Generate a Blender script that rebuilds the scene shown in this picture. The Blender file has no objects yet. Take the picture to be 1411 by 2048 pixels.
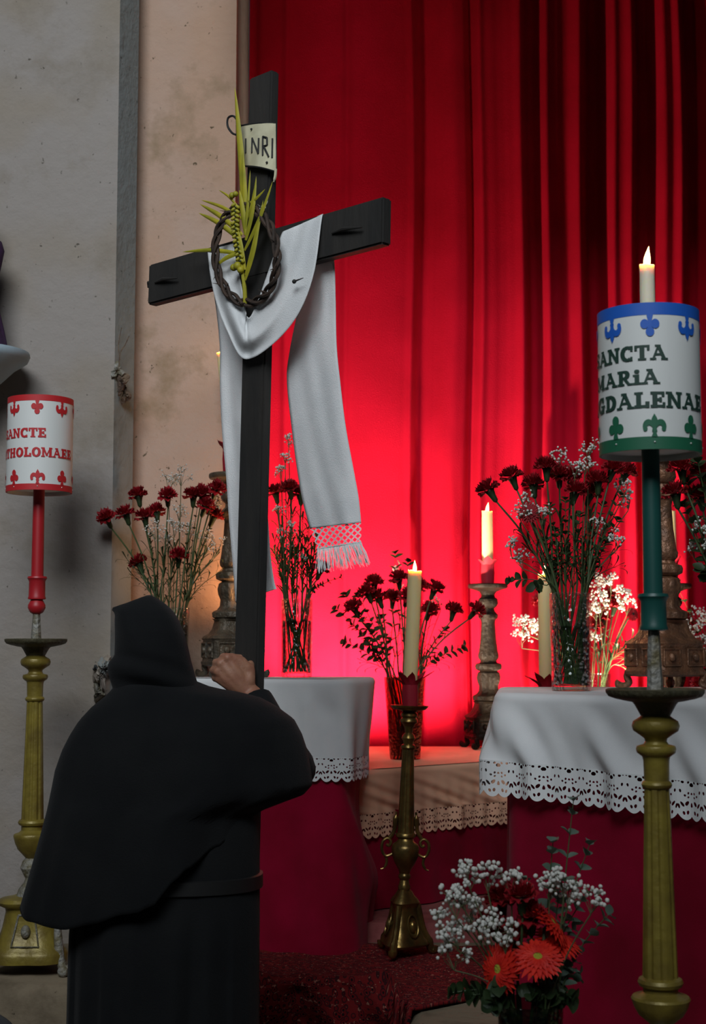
import bpy, bmesh, math, random
from mathutils import Vector, Matrix, Quaternion
R = random.Random(7)
SC = bpy.context.scene
COL = SC.collection
PI = math.pi

# ------------------------------------------------------------------ camera, world, lights, exposure
W_PX, H_PX = 1411, 2048
FPX = 50 / 24 * W_PX
PITCH = math.atan(276 / FPX)
CT, ST = math.cos(PITCH), math.sin(PITCH)
CAMZ = 1.6
cam_d = bpy.data.cameras.new('camera'); cam = bpy.data.objects.new('camera', cam_d); COL.objects.link(cam)
cam.location = (0, 0, CAMZ); cam.rotation_euler = (PI / 2 + PITCH, 0, 0)
cam_d.sensor_fit = 'HORIZONTAL'; cam_d.sensor_width = 24; cam_d.lens = 50
cam_d.dof.use_dof = True; cam_d.dof.focus_distance = 4.3; cam_d.dof.aperture_fstop = 5.6
SC.camera = cam
w = bpy.data.worlds.new('world'); SC.world = w; w.use_nodes = True
w.node_tree.nodes['Background'].inputs[0].default_value = (0.55, 0.72, 1, 1)
w.node_tree.nodes['Background'].inputs[1].default_value = 0.018

def light(kind, name, loc, target, energy, color, size=.1, size_y=None, spot=None, blend=.5, spread=None):
    d = bpy.data.lights.new(name, kind); o = bpy.data.objects.new(name, d); COL.objects.link(o)
    o.location = loc; d.energy = energy; d.color = color
    if target is not None:
        o.rotation_euler = (Vector(target) - Vector(loc)).to_track_quat('-Z', 'Y').to_euler()
    if kind == 'AREA':
        d.shape = 'RECTANGLE'; d.size = size; d.size_y = size_y or size
        if spread: d.spread = spread
    else:
        d.shadow_soft_size = size
    if kind == 'SPOT': d.spot_size = spot; d.spot_blend = blend
    return o
# daylight from a high window behind and left of the camera
light('AREA', 'window_daylight', (-1.2, -2.2, 7.0), (-.42, 5.2, 3.2), 90, (.87, .94, 1), 4.4, 3.4, spread=math.radians(66))
# flood lamps on the middle altar: one behind the left-hand table, one behind the right-hand table, a small one close to the curtain, a small one by the left candlestick
light('SPOT', 'flood_lamp_left', (-.12, 6.45, 1.25), (.12, 7.05, 2.05), 330, (1, .80, .58), .05, spot=math.radians(118), blend=.55)
light('SPOT', 'flood_lamp_right', (1.08, 6.36, 1.21), (.95, 7.05, 2.00), 200, (1, .80, .58), .05, spot=math.radians(118), blend=.55)
light('SPOT', 'small_flood_lamp', (.84, 6.86, 1.21), (.80, 7.05, 1.65), 24, (1, .80, .58), .03, spot=math.radians(130), blend=.5)
light('SPOT', 'table_lamp_glow', (-.378, 5.44, 1.80), (-.60, 5.62, 2.05), 19, (1, .50, .22), .10, spot=math.radians(150), blend=.9)
SC.view_settings.view_transform = 'Standard'; SC.view_settings.look = 'None'
SC.view_settings.exposure = 0.0; SC.view_settings.gamma = 1.0; SC.view_settings.use_curve_mapping = False

# ------------------------------------------------------------------ projection helpers (photo pixel + distance -> point of the place)
def ray(px, py):
    a = (px - W_PX / 2) / FPX; u = (H_PX / 2 - py) / FPX
    return Vector((a, CT - u * ST, ST + u * CT))
def at(px, py, Y):
    r = ray(px, py); return Vector((0, 0, CAMZ)) + r * (Y / r.y)
def px_of(P):
    d = Vector(P) - Vector((0, 0, CAMZ)); fw = d.y * CT + d.z * ST
    return W_PX / 2 + FPX * d.x / fw
def zat(py, Y): return at(W_PX / 2, py, Y).z
def xat(px, Y): return at(px, 1300, Y).x

# ------------------------------------------------------------------ materials
def nt(m): return m.node_tree.nodes, m.node_tree.links
MATS = {}
def mat(name, col, rough=.6, metal=0, col2=None, scale=8, amt=.5, detail=4, bump=0, bscale=None, sheen=0, sub=0, trans=0, spec=.5, stretch=None, contrast=(.35, .65)):
    m = bpy.data.materials.new(name); m.use_nodes = True; n, l = nt(m)
    b = n['Principled BSDF']; b.inputs['Base Color'].default_value = (*col, 1)
    b.inputs['Roughness'].default_value = rough; b.inputs['Metallic'].default_value = metal
    b.inputs['Specular IOR Level'].default_value = spec
    if sheen: b.inputs['Sheen Weight'].default_value = sheen
    if sub:
        b.inputs['Subsurface Weight'].default_value = sub; b.inputs['Subsurface Radius'].default_value = (.03, .015, .006)
        b.inputs['Subsurface Scale'].default_value = .6
    tc = n.new('ShaderNodeTexCoord'); src = tc.outputs['Object']
    if stretch:
        mp = n.new('ShaderNodeMapping'); mp.inputs['Scale'].default_value = stretch; l.new(src, mp.inputs[0]); src = mp.outputs[0]
    if col2:
        t = n.new('ShaderNodeTexNoise'); t.inputs['Scale'].default_value = scale; t.inputs['Detail'].default_value = detail; l.new(src, t.inputs[0])
        r = n.new('ShaderNodeValToRGB'); r.color_ramp.elements[0].position = contrast[0]; r.color_ramp.elements[1].position = contrast[1]
        r.color_ramp.elements[0].color = (*col, 1)
        r.color_ramp.elements[1].color = (*[a + (c - a) * amt * 1.0 for a, c in zip(col, col2)], 1)
        l.new(t.outputs[0], r.inputs[0]); l.new(r.outputs[0], b.inputs['Base Color'])
    if bump:
        t2 = n.new('ShaderNodeTexNoise'); t2.inputs['Scale'].default_value = bscale or scale * 4; t2.inputs['Detail'].default_value = 5; l.new(src, t2.inputs[0])
        bp = n.new('ShaderNodeBump'); bp.inputs['Strength'].default_value = bump; bp.inputs['Distance'].default_value = .02
        l.new(t2.outputs[0], bp.inputs['Height']); l.new(bp.outputs[0], b.inputs['Normal'])
    if trans:   # thin cloth / leaf that lets light through
        out = n['Material Output']; tr = n.new('ShaderNodeBsdfTranslucent'); mx = n.new('ShaderNodeMixShader'); mx.inputs[0].default_value = trans
        tr.inputs[0].default_value = (*col, 1)
        for lk in list(b.inputs['Base Color'].links): l.new(lk.from_socket, tr.inputs[0])
        l.new(b.outputs[0], mx.inputs[1]); l.new(tr.outputs[0], mx.inputs[2]); l.new(mx.outputs[0], out.inputs[0])
    MATS[name] = m; return m
def plaster(name, base, stain, warm, zmid=1.2, rough=.9):
    """old limewashed plaster: base wash, cloudy stains, small dark pits, a different wash low down"""
    m = bpy.data.materials.new(name); m.use_nodes = True; n, l = nt(m); b = n['Principled BSDF']; b.inputs['Roughness'].default_value = rough
    b.inputs['Specular IOR Level'].default_value = .2
    tc = n.new('ShaderNodeTexCoord'); src = tc.outputs['Object']
    def noise(sc, de, ro=.6):
        t = n.new('ShaderNodeTexNoise'); t.inputs['Scale'].default_value = sc; t.inputs['Detail'].default_value = de; t.inputs['Roughness'].default_value = ro; l.new(src, t.inputs[0]); return t.outputs[0]
    def ramp(f, a, c):
        r = n.new('ShaderNodeMapRange'); r.inputs[1].default_value = a; r.inputs[2].default_value = c; l.new(f, r.inputs[0]); return r.outputs[0]
    def mix(f, a, c):
        x = n.new('ShaderNodeMix'); x.data_type = 'RGBA'; l.new(f, x.inputs[0])
        for k, v in ((6, a), (7, c)):
            if isinstance(v, tuple): x.inputs[k].default_value = (*v, 1)
            else: l.new(v, x.inputs[k])
        return x.outputs[2]
    c = mix(ramp(noise(1.7, 3), .46, .64), base, warm)
    c = mix(ramp(noise(3.1, 6, .65), .54, .72), c, stain)
    c = mix(ramp(noise(38, 2), .70, .76), c, tuple(v * .45 for v in stain))
    l.new(c, b.inputs['Base Color'])
    bp = n.new('ShaderNodeBump'); bp.inputs['Strength'].default_value = .35; bp.inputs['Distance'].default_value = .02
    l.new(noise(22, 6), bp.inputs['Height']); l.new(bp.outputs[0], b.inputs['Normal'])
    MATS[name] = m; return m
def emis(name, col, strength):
    m = bpy.data.materials.new(name); m.use_nodes = True; n, l = nt(m); n.remove(n['Principled BSDF'])
    e = n.new('ShaderNodeEmission'); e.inputs[0].default_value = (*col, 1); e.inputs[1].default_value = strength
    l.new(e.outputs[0], n['Material Output'].inputs[0]); MATS[name] = m; return m
def glass(name, tint=(.93, .96, .95), gl=.9):
    """thin drinking-glass wall: see-through with fresnel reflections"""
    m = bpy.data.materials.new(name); m.use_nodes = True; n, l = nt(m); n.remove(n['Principled BSDF'])
    t = n.new('ShaderNodeBsdfTransparent'); t.inputs[0].default_value = (*tint, 1)
    g = n.new('ShaderNodeBsdfGlossy'); g.inputs['Roughness'].default_value = .06
    f = n.new('ShaderNodeLayerWeight'); f.inputs[0].default_value = .35
    mm = n.new('ShaderNodeMath'); mm.operation = 'MULTIPLY'; mm.inputs[1].default_value = gl; l.new(f.outputs['Fresnel'], mm.inputs[0])
    mx = n.new('ShaderNodeMixShader'); l.new(mm.outputs[0], mx.inputs[0]); l.new(t.outputs[0], mx.inputs[1]); l.new(g.outputs[0], mx.inputs[2])
    tc = n.new('ShaderNodeTexCoord'); v = n.new('ShaderNodeTexVoronoi'); v.inputs['Scale'].default_value = 70; l.new(tc.outputs['Object'], v.inputs[0])
    bp = n.new('ShaderNodeBump'); bp.inputs['Strength'].default_value = .5; bp.inputs['Distance'].default_value = .01; l.new(v.outputs[0], bp.inputs['Height']); l.new(bp.outputs[0], g.inputs['Normal']); l.new(bp.outputs[0], f.inputs['Normal'])
    l.new(mx.outputs[0], n['Material Output'].inputs[0]); MATS[name] = m; return m
def holes(name, col, period, ell, lattice=None, trans=.25):
    """white crochet lace: holes are cut by a repeating set of ellipses (or a diagonal lattice) in the cloth's own UV, in metres"""
    m = bpy.data.materials.new(name); m.use_nodes = True; n, l = nt(m); b = n['Principled BSDF']
    b.inputs['Base Color'].default_value = (*col, 1); b.inputs['Roughness'].default_value = .9; b.inputs['Specular IOR Level'].default_value = .1
    uv = n.new('ShaderNodeUVMap'); sp = n.new('ShaderNodeSeparateXYZ'); l.new(uv.outputs[0], sp.inputs[0])
    def M(op, a, c=None, d=None):
        x = n.new('ShaderNodeMath'); x.operation = op
        for k, v in enumerate((a, c, d)):
            if v is None: continue
            if isinstance(v, (int, float)): x.inputs[k].default_value = v
            else: l.new(v, x.inputs[k])
        return x.outputs[0]
    u, v = sp.outputs[0], sp.outputs[1]
    if lattice:
        s, th = lattice
        a = M('PINGPONG', M('ADD', u, v), s); c = M('PINGPONG', M('SUBTRACT', u, v), s)
        hole = M('MULTIPLY', M('GREATER_THAN', a, th), M('GREATER_THAN', c, th))
    else:
        um = M('SUBTRACT', M('WRAP', u, period / 2, -period / 2), 0.0)
        ua = M('ABSOLUTE', um); hole = None
        for ex, ey, ra, rb, rot in ell:
            dx = M('SUBTRACT', ua, ex); dy = M('SUBTRACT', v, ey); c, s = math.cos(rot), math.sin(rot)
            p = M('DIVIDE', M('ADD', M('MULTIPLY', dx, c), M('MULTIPLY', dy, s)), ra)
            q = M('DIVIDE', M('SUBTRACT', M('MULTIPLY', dy, c), M('MULTIPLY', dx, s)), rb)
            g = M('LESS_THAN', M('ADD', M('MULTIPLY', p, p), M('MULTIPLY', q, q)), 1.0)
            hole = g if hole is None else M('MAXIMUM', hole, g)
    tr = n.new('ShaderNodeBsdfTransparent'); mx = n.new('ShaderNodeMixShader'); l.new(hole, mx.inputs[0]); l.new(b.outputs[0], mx.inputs[1]); l.new(tr.outputs[0], mx.inputs[2])
    l.new(mx.outputs[0], n['Material Output'].inputs[0]); MATS[name] = m; return m

plaster('wall_grey', (.310, .277, .250), (.24, .205, .165), (.29, .245, .195))
plaster('wall_warm', (.47, .33, .255), (.26, .185, .11), (.46, .30, .21))
plaster('trim_grey', (.24, .26, .255), (.16, .16, .14), (.24, .25, .235))
plaster('stone', (.175, .138, .092), (.085, .062, .04), (.23, .18, .12))
mat('step_red_lit', (.30, .085, .075), .95, col2=(.22, .05, .05), scale=20, amt=1)  # red light falling on the step is painted into its base colour
mat('stone_dark', (.035, .037, .04), .9, col2=(.08, .08, .08), scale=12)
mat('damage', (.20, .14, .09), .95, col2=(.07, .04, .03), scale=30, amt=1, bump=.6)
mat('curtain_red', (.42, .0035, .020), .9, col2=(.34, .0025, .015), scale=3, amt=1, bump=.25, bscale=260, spec=.06)
mat('velvet', (.25, .0035, .024), .9, col2=(.18, .0025, .015), scale=5, amt=1, bump=.15, bscale=300, sheen=.04, spec=.05)
mat('linen', (.74, .74, .73), .9, col2=(.66, .66, .66), scale=6, amt=1, bump=.10, bscale=500, spec=.1)
mat('linen_orange_lit', (.80, .47, .31), .9, col2=(.72, .41, .26), scale=6, amt=1, bump=.10, bscale=500, spec=.1)  # white linen with the warm orange lamp glow put into its colour
mat('shroud', (.86, .86, .85), .9, col2=(.76, .77, .77), scale=9, amt=1, bump=.25, bscale=350, spec=.1, trans=.18)
mat('wood_black', (.020, .019, .018), .62, col2=(.030, .027, .024), scale=14, amt=1, bump=.12, bscale=60, stretch=(1, 1, .25), spec=.35)
mat('paint_cream', (.62, .58, .40), .7, col2=(.46, .42, .28), scale=18, amt=1)
mat('black', (.01, .01, .01), .7)
mat('iron', (.02, .018, .016), .6)
mat('thorn', (.055, .030, .018), .8, col2=(.02, .012, .008), scale=40, amt=1)
mat('palm', (.46, .40, .022), .55, col2=(.30, .29, .02), scale=16, amt=1, trans=.2)
mat('robe_black', (.0075, .0080, .0088), .95, col2=(.011, .0115, .012), scale=5, amt=1, bump=.2, bscale=300, sheen=.04, spec=.1)
mat('skin', (.36, .175, .105), .55, col2=(.30, .125, .075), scale=30, amt=1, sub=.15, bump=.1, bscale=120)
mat('leather', (.009, .0088, .0085), .5)
mat('gold', (.27, .205, .032), .42, metal=.2, col2=(.17, .12, .022), scale=16, amt=1, bump=.12, bscale=60)
mat('gold_dark', (.10, .085, .045), .55, metal=.25, col2=(.06, .055, .03), scale=30, amt=1, bump=.3, bscale=70)
mat('gold_worn', (.16, .135, .07), .6, metal=.3, col2=(.30, .29, .26), scale=40, amt=1, bump=.5, bscale=70)
mat('brass', (.27, .175, .05), .33, metal=.85, col2=(.13, .085, .03), scale=18, amt=1, bump=.1, bscale=40)
mat('bronze', (.13, .10, .065), .45, metal=.35, col2=(.07, .06, .045), scale=22, amt=1, bump=.4, bscale=60)
mat('bronze_silhouette', (.010, .0065, .004), .55, metal=.0, col2=(.006, .004, .003), scale=22, amt=1, spec=.12, bump=.4, bscale=60)  # near-black copy of the bronze: backlit shade is put into the colour
mat('copper', (.26, .12, .06), .42, metal=.4, col2=(.12, .06, .035), scale=22, amt=1, bump=.4, bscale=60)
mat('red_paint', (.40, .012, .018), .45)
mat('red_print', (.52, .015, .02), .6)
mat('green_paint', (.010, .075, .062), .42)
mat('green_print', (.012, .125, .06), .55)
mat('ink_green', (.012, .045, .030), .6)
mat('blue_print', (.012, .11, .52), .55)
mat('card_white', (.72, .73, .70), .5)
mat('nail', (.7, .7, .66), .3, metal=.6)
mat('wax', (.80, .66, .34), .5, sub=.7)
mat('wax_white', (.80, .74, .58), .5, sub=.7)
mat('wick', (.02, .015, .01), .9)
emis('flame', (1, .62, .22), 14)
mat('petal', (.40, .006, .016), .65, col2=(.26, .004, .010), scale=60, amt=1, trans=.25)
mat('petal_bright', (.80, .028, .010), .6, col2=(.65, .015, .008), scale=50, amt=1, trans=.25)
mat('yellow', (.55, .50, .04), .8, bump=.8, bscale=300)
mat('dark_eye', (.02, .006, .006), .9)
mat('stem', (.052, .085, .024), .6, col2=(.030, .052, .016), scale=20, amt=1)
mat('leaf', (.034, .062, .020), .5, col2=(.018, .038, .012), scale=30, amt=1, trans=.25)
mat('leaf_fresh', (.085, .15, .03), .5, col2=(.05, .095, .02), scale=30, amt=1, trans=.3)
mat('euc', (.13, .19, .15), .6, col2=(.09, .14, .10), scale=20, amt=1, trans=.2)
mat('gyp', (.80, .80, .74), .8, trans=.3)
mat('gyp_stem', (.07, .08, .03), .7)
mat('crepe', (.34, .004, .020), .7, trans=.15)
mat('purple', (.045, .012, .060), .9, bump=.2)
mat('bracket_blue', (.36, .47, .54), .6, col2=(.30, .38, .42), scale=10)
glass('glass', gl=.55); glass('glass_amber', (.62, .46, .36), .5); glass('glass_green', (.50, .62, .52), .9)
def water():
    m = bpy.data.materials.new('water'); m.use_nodes = True; n, l = nt(m); n.remove(n['Principled BSDF'])
    t = n.new('ShaderNodeBsdfTransparent'); t.inputs[0].default_value = (.80, .86, .72, 1)
    g = n.new('ShaderNodeBsdfGlossy'); g.inputs['Roughness'].default_value = .05
    f = n.new('ShaderNodeLayerWeight'); f.inputs[0].default_value = .2
    mx = n.new('ShaderNodeMixShader'); l.new(f.outputs['Fresnel'], mx.inputs[0]); l.new(t.outputs[0], mx.inputs[1]); l.new(g.outputs[0], mx.inputs[2])
    l.new(mx.outputs[0], n['Material Output'].inputs[0]); MATS['water'] = m
water()
def rug_mat():
    m = bpy.data.materials.new('rug'); m.use_nodes = True; n, l = nt(m); b = n['Principled BSDF']; b.inputs['Roughness'].default_value = .95; b.inputs['Specular IOR Level'].default_value = .15
    uv = n.new('ShaderNodeUVMap')
    v = n.new('ShaderNodeTexVoronoi'); v.inputs['Scale'].default_value = 58; l.new(uv.outputs[0], v.inputs[0])
    t = n.new('ShaderNodeTexNoise'); t.inputs['Scale'].default_value = 80; t.inputs['Detail'].default_value = 3; l.new(uv.outputs[0], t.inputs[0])
    r = n.new('ShaderNodeValToRGB'); cr = r.color_ramp; cr.interpolation = 'CONSTANT'
    cr.elements[0].color = (.010, .004, .005, 1); cr.elements[1].position = .22; cr.elements[1].color = (.13, .006, .008, 1)
    e = cr.elements.new(.42); e.color = (.035, .006, .008, 1); e = cr.elements.new(.56); e.color = (.15, .009, .010, 1)
    l.new(v.outputs[0], r.inputs[0])
    r2 = n.new('ShaderNodeValToRGB'); r2.color_ramp.elements[0].position = .62; r2.color_ramp.elements[1].position = .66; l.new(t.outputs[0], r2.inputs[0])
    mx = n.new('ShaderNodeMix'); mx.data_type = 'RGBA'; l.new(r2.outputs[0], mx.inputs[0]); l.new(r.outputs[0], mx.inputs[6]); mx.inputs[7].default_value = (.30, .13, .09, 1)
    l.new(mx.outputs[2], b.inputs['Base Color'])
    bp = n.new('ShaderNodeBump'); bp.inputs['Strength'].default_value = .4; bp.inputs['Distance'].default_value = .01; l.new(t.outputs[0], bp.inputs['Height']); l.new(bp.outputs[0], b.inputs['Normal'])
    MATS['rug'] = m
rug_mat()
LACE = [(0, .012, .0065, .0048, 0), (.010, .006, .0035, .0028, .5), (.026, .006, .004, .003, 0), (.035, .004, .0025, .002, 0),
        (.0, .033, .0032, .0026, 0), (.010, .030, .0028, .0028, 0), (.010, .039, .0028, .0024, 0), (.020, .035, .003, .0026, 0), (.032, .027, .0028, .004, 0),
        (.014, .052, .0062, .0042, .6), (.027, .056, .006, .0036, -.6), (.0, .060, .0036, .0055, 0), (.036, .066, .0032, .0055, 0),
        (.012, .072, .0038, .0044, 0), (.023, .074, .0034, .0040, 0)]
holes('lace', (.74, .74, .73), .078, LACE)
holes('lace_orange_lit', (.80, .47, .31), .078, LACE)  # white lace, orange lamp glow mixed into the base colour
holes('net', (.70, .70, .69), None, None, lattice=(.0075, .0022))

# ------------------------------------------------------------------ mesh builder and tagging
M_OF = {}
class MB:
    def __init__(s): s.v = []; s.f = []; s.uv = {}
    def add(s, vs, fs):
        o = len(s.v); s.v += [Vector(p) for p in vs]; s.f += [tuple(i + o for i in f) for f in fs]; return o
    def box(s, lo, hi, M=None):
        (a, b, c), (d, e, f) = lo, hi
        vs = [Vector(p) for p in ((a, b, c), (d, b, c), (d, e, c), (a, e, c), (a, b, f), (d, b, f), (d, e, f), (a, e, f))]
        if M: vs = [M @ p for p in vs]
        s.add(vs, [(0, 3, 2, 1), (4, 5, 6, 7), (0, 1, 5, 4), (1, 2, 6, 5), (2, 3, 7, 6), (3, 0, 4, 7)]); return s
    def obox(s, C, ax, ay, az, hx, hy, hz):
        vs = [C + ax * (i * hx) + ay * (j * hy) + az * (k * hz) for k in (-1, 1) for i, j in ((-1, -1), (1, -1), (1, 1), (-1, 1))]
        s.add(vs, [(0, 3, 2, 1), (4, 5, 6, 7), (0, 1, 5, 4), (1, 2, 6, 5), (2, 3, 7, 6), (3, 0, 4, 7)]); return s
    def grid(s, rows, closed=False, capa=False, capb=False, uv=None):
        n = len(rows[0]); vs = [p for r in rows for p in r]; fs = []
        for i in range(len(rows) - 1):
            for j in range(n if closed else n - 1):
                k = (j + 1) % n; fs.append((i * n + j, i * n + k, (i + 1) * n + k, (i + 1) * n + j))
        if capa: fs.append(tuple(reversed(range(n))))
        if capb: fs.append(tuple(range((len(rows) - 1) * n, len(rows) * n)))
        o = s.add(vs, fs)
        if uv:
            for i, q in enumerate(uv): s.uv[o + i] = q
        return s
    def lathe(s, prof, n=32, c=(0, 0, 0), rfun=None, capa=True, capb=True, M=None):
        c = Vector(c); rows = []
        for r, z in prof:
            row = []
            for k in range(n):
                t = 2 * PI * k / n; q = rfun(t, z, r) if rfun else r
                p = Vector((q * math.cos(t), q * math.sin(t), z)); row.append(c + (M @ p if M else p))
            rows.append(row)
        return s.grid(rows, True, capa, capb)
    def tube(s, pts, rad, n=8, cap=True):
        pts = [Vector(p) for p in pts]
        if isinstance(rad, (int, float)): rad = [rad] * len(pts)
        rows = []; x = None
        for i, p in enumerate(pts):
            t = (pts[min(i + 1, len(pts) - 1)] - pts[max(i - 1, 0)])
            t = t.normalized() if t.length > 1e-9 else Vector((0, 0, 1))
            if x is None: x = t.orthogonal().normalized()
            else:
                x = x - t * x.dot(t); x = x.normalized() if x.length > 1e-6 else t.orthogonal().normalized()
            y = t.cross(x); rows.append([p + (x * math.cos(2 * PI * k / n) + y * math.sin(2 * PI * k / n)) * rad[i] for k in range(n)])
        return s.grid(rows, True, cap, cap)
    def ball(s, c, r, nu=12, nv=8, M=None):
        if isinstance(r, (int, float)): r = (r, r, r)
        c = Vector(c); rows = []
        for i in range(nv + 1):
            a = -PI / 2 + PI * min(max(i / nv, .02), .98)
            row = []
            for j in range(nu):
                t = 2 * PI * j / nu; p = Vector((r[0] * math.cos(a) * math.cos(t), r[1] * math.cos(a) * math.sin(t), r[2] * math.sin(a)))
                row.append(c + (M @ p if M else p))
            rows.append(row)
        return s.grid(rows, True, True, True)
    def prism(s, poly, z0, z1):
        n = len(poly); vs = [(x, y, z0) for x, y in poly] + [(x, y, z1) for x, y in poly]
        s.add(vs, [tuple(reversed(range(n))), tuple(range(n, 2 * n))] + [(i, (i + 1) % n, n + (i + 1) % n, n + i) for i in range(n)]); return s
    def mesh(s, name, m, smooth=True, inv=None, ang=None):
        me = bpy.data.meshes.new(name); me.from_pydata([(inv @ p) if inv else p for p in s.v], [], s.f)
        if s.uv:
            ul = me.uv_layers.new(name='UVMap')
            for lp in me.loops: ul.data[lp.index].uv = s.uv.get(lp.vertex_index, (0, 0))
        me.materials.append(MATS[m] if isinstance(m, str) else m)
        if smooth:
            me.polygons.foreach_set('use_smooth', [True] * len(me.polygons))
            if ang: me.set_sharp_from_angle(angle=math.radians(ang))
        me.update(); return me
    def build(s, name, m, parent=None, smooth=True, ang=40, world=True):
        inv = M_OF[parent].inverted() if (parent is not None and world and parent in M_OF) else None
        return link(name, s.mesh(name, m, smooth, inv, ang), parent)
def link(name, me, parent=None):
    o = bpy.data.objects.new(name, me); COL.objects.link(o); o.parent = parent
    M_OF[o] = M_OF[parent] if parent is not None and parent in M_OF else Matrix.Identity(4)
    return o
def tag(o, label, cat, group=None):
    o['label'] = label; o['category'] = cat
    if group: o['group'] = group
    return o
def thing(name, label, cat, loc=(0, 0, 0), group=None, rot=None):
    o = bpy.data.objects.new(name, None); COL.objects.link(o); o.empty_display_size = .05
    M = Matrix.Translation(loc)
    if rot is not None: M = M @ rot.to_matrix().to_4x4(); o.rotation_mode = 'QUATERNION'; o.rotation_quaternion = rot
    o.location = loc; M_OF[o] = M
    return tag(o, label, cat, group)
def struct(o): o['kind'] = 'structure'; return o
def stuff(o): o['kind'] = 'stuff'; return o
def lerp(a, b, t): return a + (b - a) * t
def interp(keys, t):
    if t <= keys[0][0]: return keys[0][1]
    for (a, va), (b, vb) in zip(keys, keys[1:]):
        if t <= b:
            f = (t - a) / (b - a) if b > a else 0
            return lerp(va, vb, f)
    return keys[-1][1]
def sm(keys, t):
    if t <= keys[0][0]: return keys[0][1]
    for (a, va), (b, vb) in zip(keys, keys[1:]):
        if t <= b:
            f = (t - a) / (b - a); f = f * f * (3 - 2 * f); return lerp(va, vb, f)
    return keys[-1][1]
def cr(pts, n, closed=False):
    pts = [Vector(p) for p in pts]; out = []; m = len(pts); segs = m if closed else m - 1
    for i in range(segs):
        g = (lambda k: pts[k % m]) if closed else (lambda k: pts[min(max(k, 0), m - 1)])
        p0, p1, p2, p3 = g(i - 1), g(i), g(i + 1), g(i + 2)
        for k in range(n):
            t = k / n
            out.append(.5 * ((2 * p1) + (p2 - p0) * t + (2 * p0 - 5 * p1 + 4 * p2 - p3) * t * t + (3 * p1 - p0 - 3 * p2 + p3) * t ** 3))
    if not closed: out.append(pts[-1])
    return out
def smooth01(x): x = min(max(x, 0), 1); return x * x * (3 - 2 * x)

# ------------------------------------------------------------------ setting
PZ = .55      # platform top
b = MB(); b.box((-4, -.8, -.1), (4, 9, 0)); struct(b.build('floor', 'stone', smooth=False))
# platform with worn rounded nosing
plat = [(-4, 4.72), (-1.4, 4.74), (-.4, 4.72), (.10, 4.70), (.16, 4.50), (.17, 4.2), (.14, 2.3), (3.6, 2.3), (3.6, 9), (-4, 9)]
b = MB()
def inset(poly, d):
    out = []; n = len(poly)
    for i in range(n):
        p0, p1, p2 = Vector(poly[i - 1]), Vector(poly[i]), Vector(poly[(i + 1) % n])
        e1 = (p1 - p0).normalized(); e2 = (p2 - p1).normalized(); nn = Vector((-(e1 + e2).y, (e1 + e2).x)).normalized()
        out.append(p1 + nn * d / max(.4, nn.dot(Vector((-e1.y, e1.x)))))
    return [(p.x, p.y) for p in out]
rows = []
for z, d in ((0, 0), (PZ - .05, 0), (PZ - .03, .004), (PZ - .012, .016), (PZ, .036)):
    rows.append([Vector((x, y, z)) for x, y in inset(plat, d)])
b.grid(rows, True, False, True); struct(b.build('floor_platform', 'stone', smooth=True, ang=60))
b = MB(); b.box((-4, 4.38, 0), (.08, 4.74, .27)); struct(b.build('floor_step', 'stone', smooth=False))
# left front wall, chamfered pilaster edge, splayed recess wall, strip beside the curtain
xb_ = at(231, 600, 5.4).x
xc_, xd = at(270, 600, 5.52).x, at(472, 150, 5.62).x
def wallgrid(name, x0, y0, x1, y1, z0, z1, m, thick, nx=2, nz=2, kind='structure'):
    b = MB(); a = Vector((x0, y0, 0)); c = Vector((x1, y1, 0)); nrm = Vector((-(c - a).y, (c - a).x, 0)).normalized() * thick
    poly = [(a.x, a.y), (c.x, c.y), (c.x + nrm.x, c.y + nrm.y), (a.x + nrm.x, a.y + nrm.y)]
    b.prism(poly, z0, z1); o = b.build(name, m, smooth=False); struct(o); return o
wl = wallgrid('wall_left', -3.6, 5.4, xb_, 5.4, PZ, 5.6, 'wall_grey', .3)
wallgrid('trim_1', xb_, 5.4, xc_, 5.52, PZ, 5.6, 'trim_grey', .25)
wb = wallgrid('wall_back', -1.6, 5.62, xd, 5.62, PZ, 5.6, 'wall_warm', .05)
wallgrid('trim_2', xd, 5.665, at(497, 150, 7.0).x, 7.0, PZ, 5.6, 'trim_grey', .25)
wallgrid('wall_behind_curtain', -.5, 7.6, 3.6, 7.6, PZ, 5.6, 'wall_warm', .2)
# unseen beam added above the frame to keep daylight off the curtain
b = MB(); b.box((-.45, 5.0, 4.06), (4.2, 5.25, 6.2)); struct(b.build('daylight_blocker', 'wall_grey', smooth=False))
# step below the middle altar
b = MB(); b.box((-.02, 5.42, PZ), (1.15, 6.5, PZ + .07)); struct(b.build('floor_predella', 'step_red_lit', smooth=False))

# broken plaster on the pilaster edge and on the wall low down
def damage(pxy, Y, sx, sz, seed, name, m, thick=.012):
    rr = random.Random(seed); c = at(*pxy, Y); b = MB(); rows = []
    for k in range(6):
        f = k / 5; row = []
        for j in range(22):
            t = 2 * PI * j / 22; q = (1 + .35 * math.sin(3 * t + seed) + .25 * rr.uniform(-1, 1))
            row.append(c + Vector((sx * q * f * math.cos(t), -thick * (1 - f * f) * (1 + .5 * rr.uniform(-1, 1)) + (.004 if k == 5 else 0), sz * q * f * math.sin(t))))
        rows.append(row)
    b.grid(rows, True, False, False); return b.build(name, m, wl)
damage((243, 762), 5.40, .022, .040, 1, 'plaster_damage', 'damage')
damage((252, 790), 5.43, .018, .030, 2, 'plaster_damage', 'damage')
damage((235, 742), 5.392, .024, .026, 3, 'plaster_damage', 'gold_worn')
b = MB(); b.tube(cr([at(236, 735, 5.39), at(241, 705, 5.39), at(250, 690, 5.40), at(258, 672, 5.42)], 5), .0022, 5)
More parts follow.
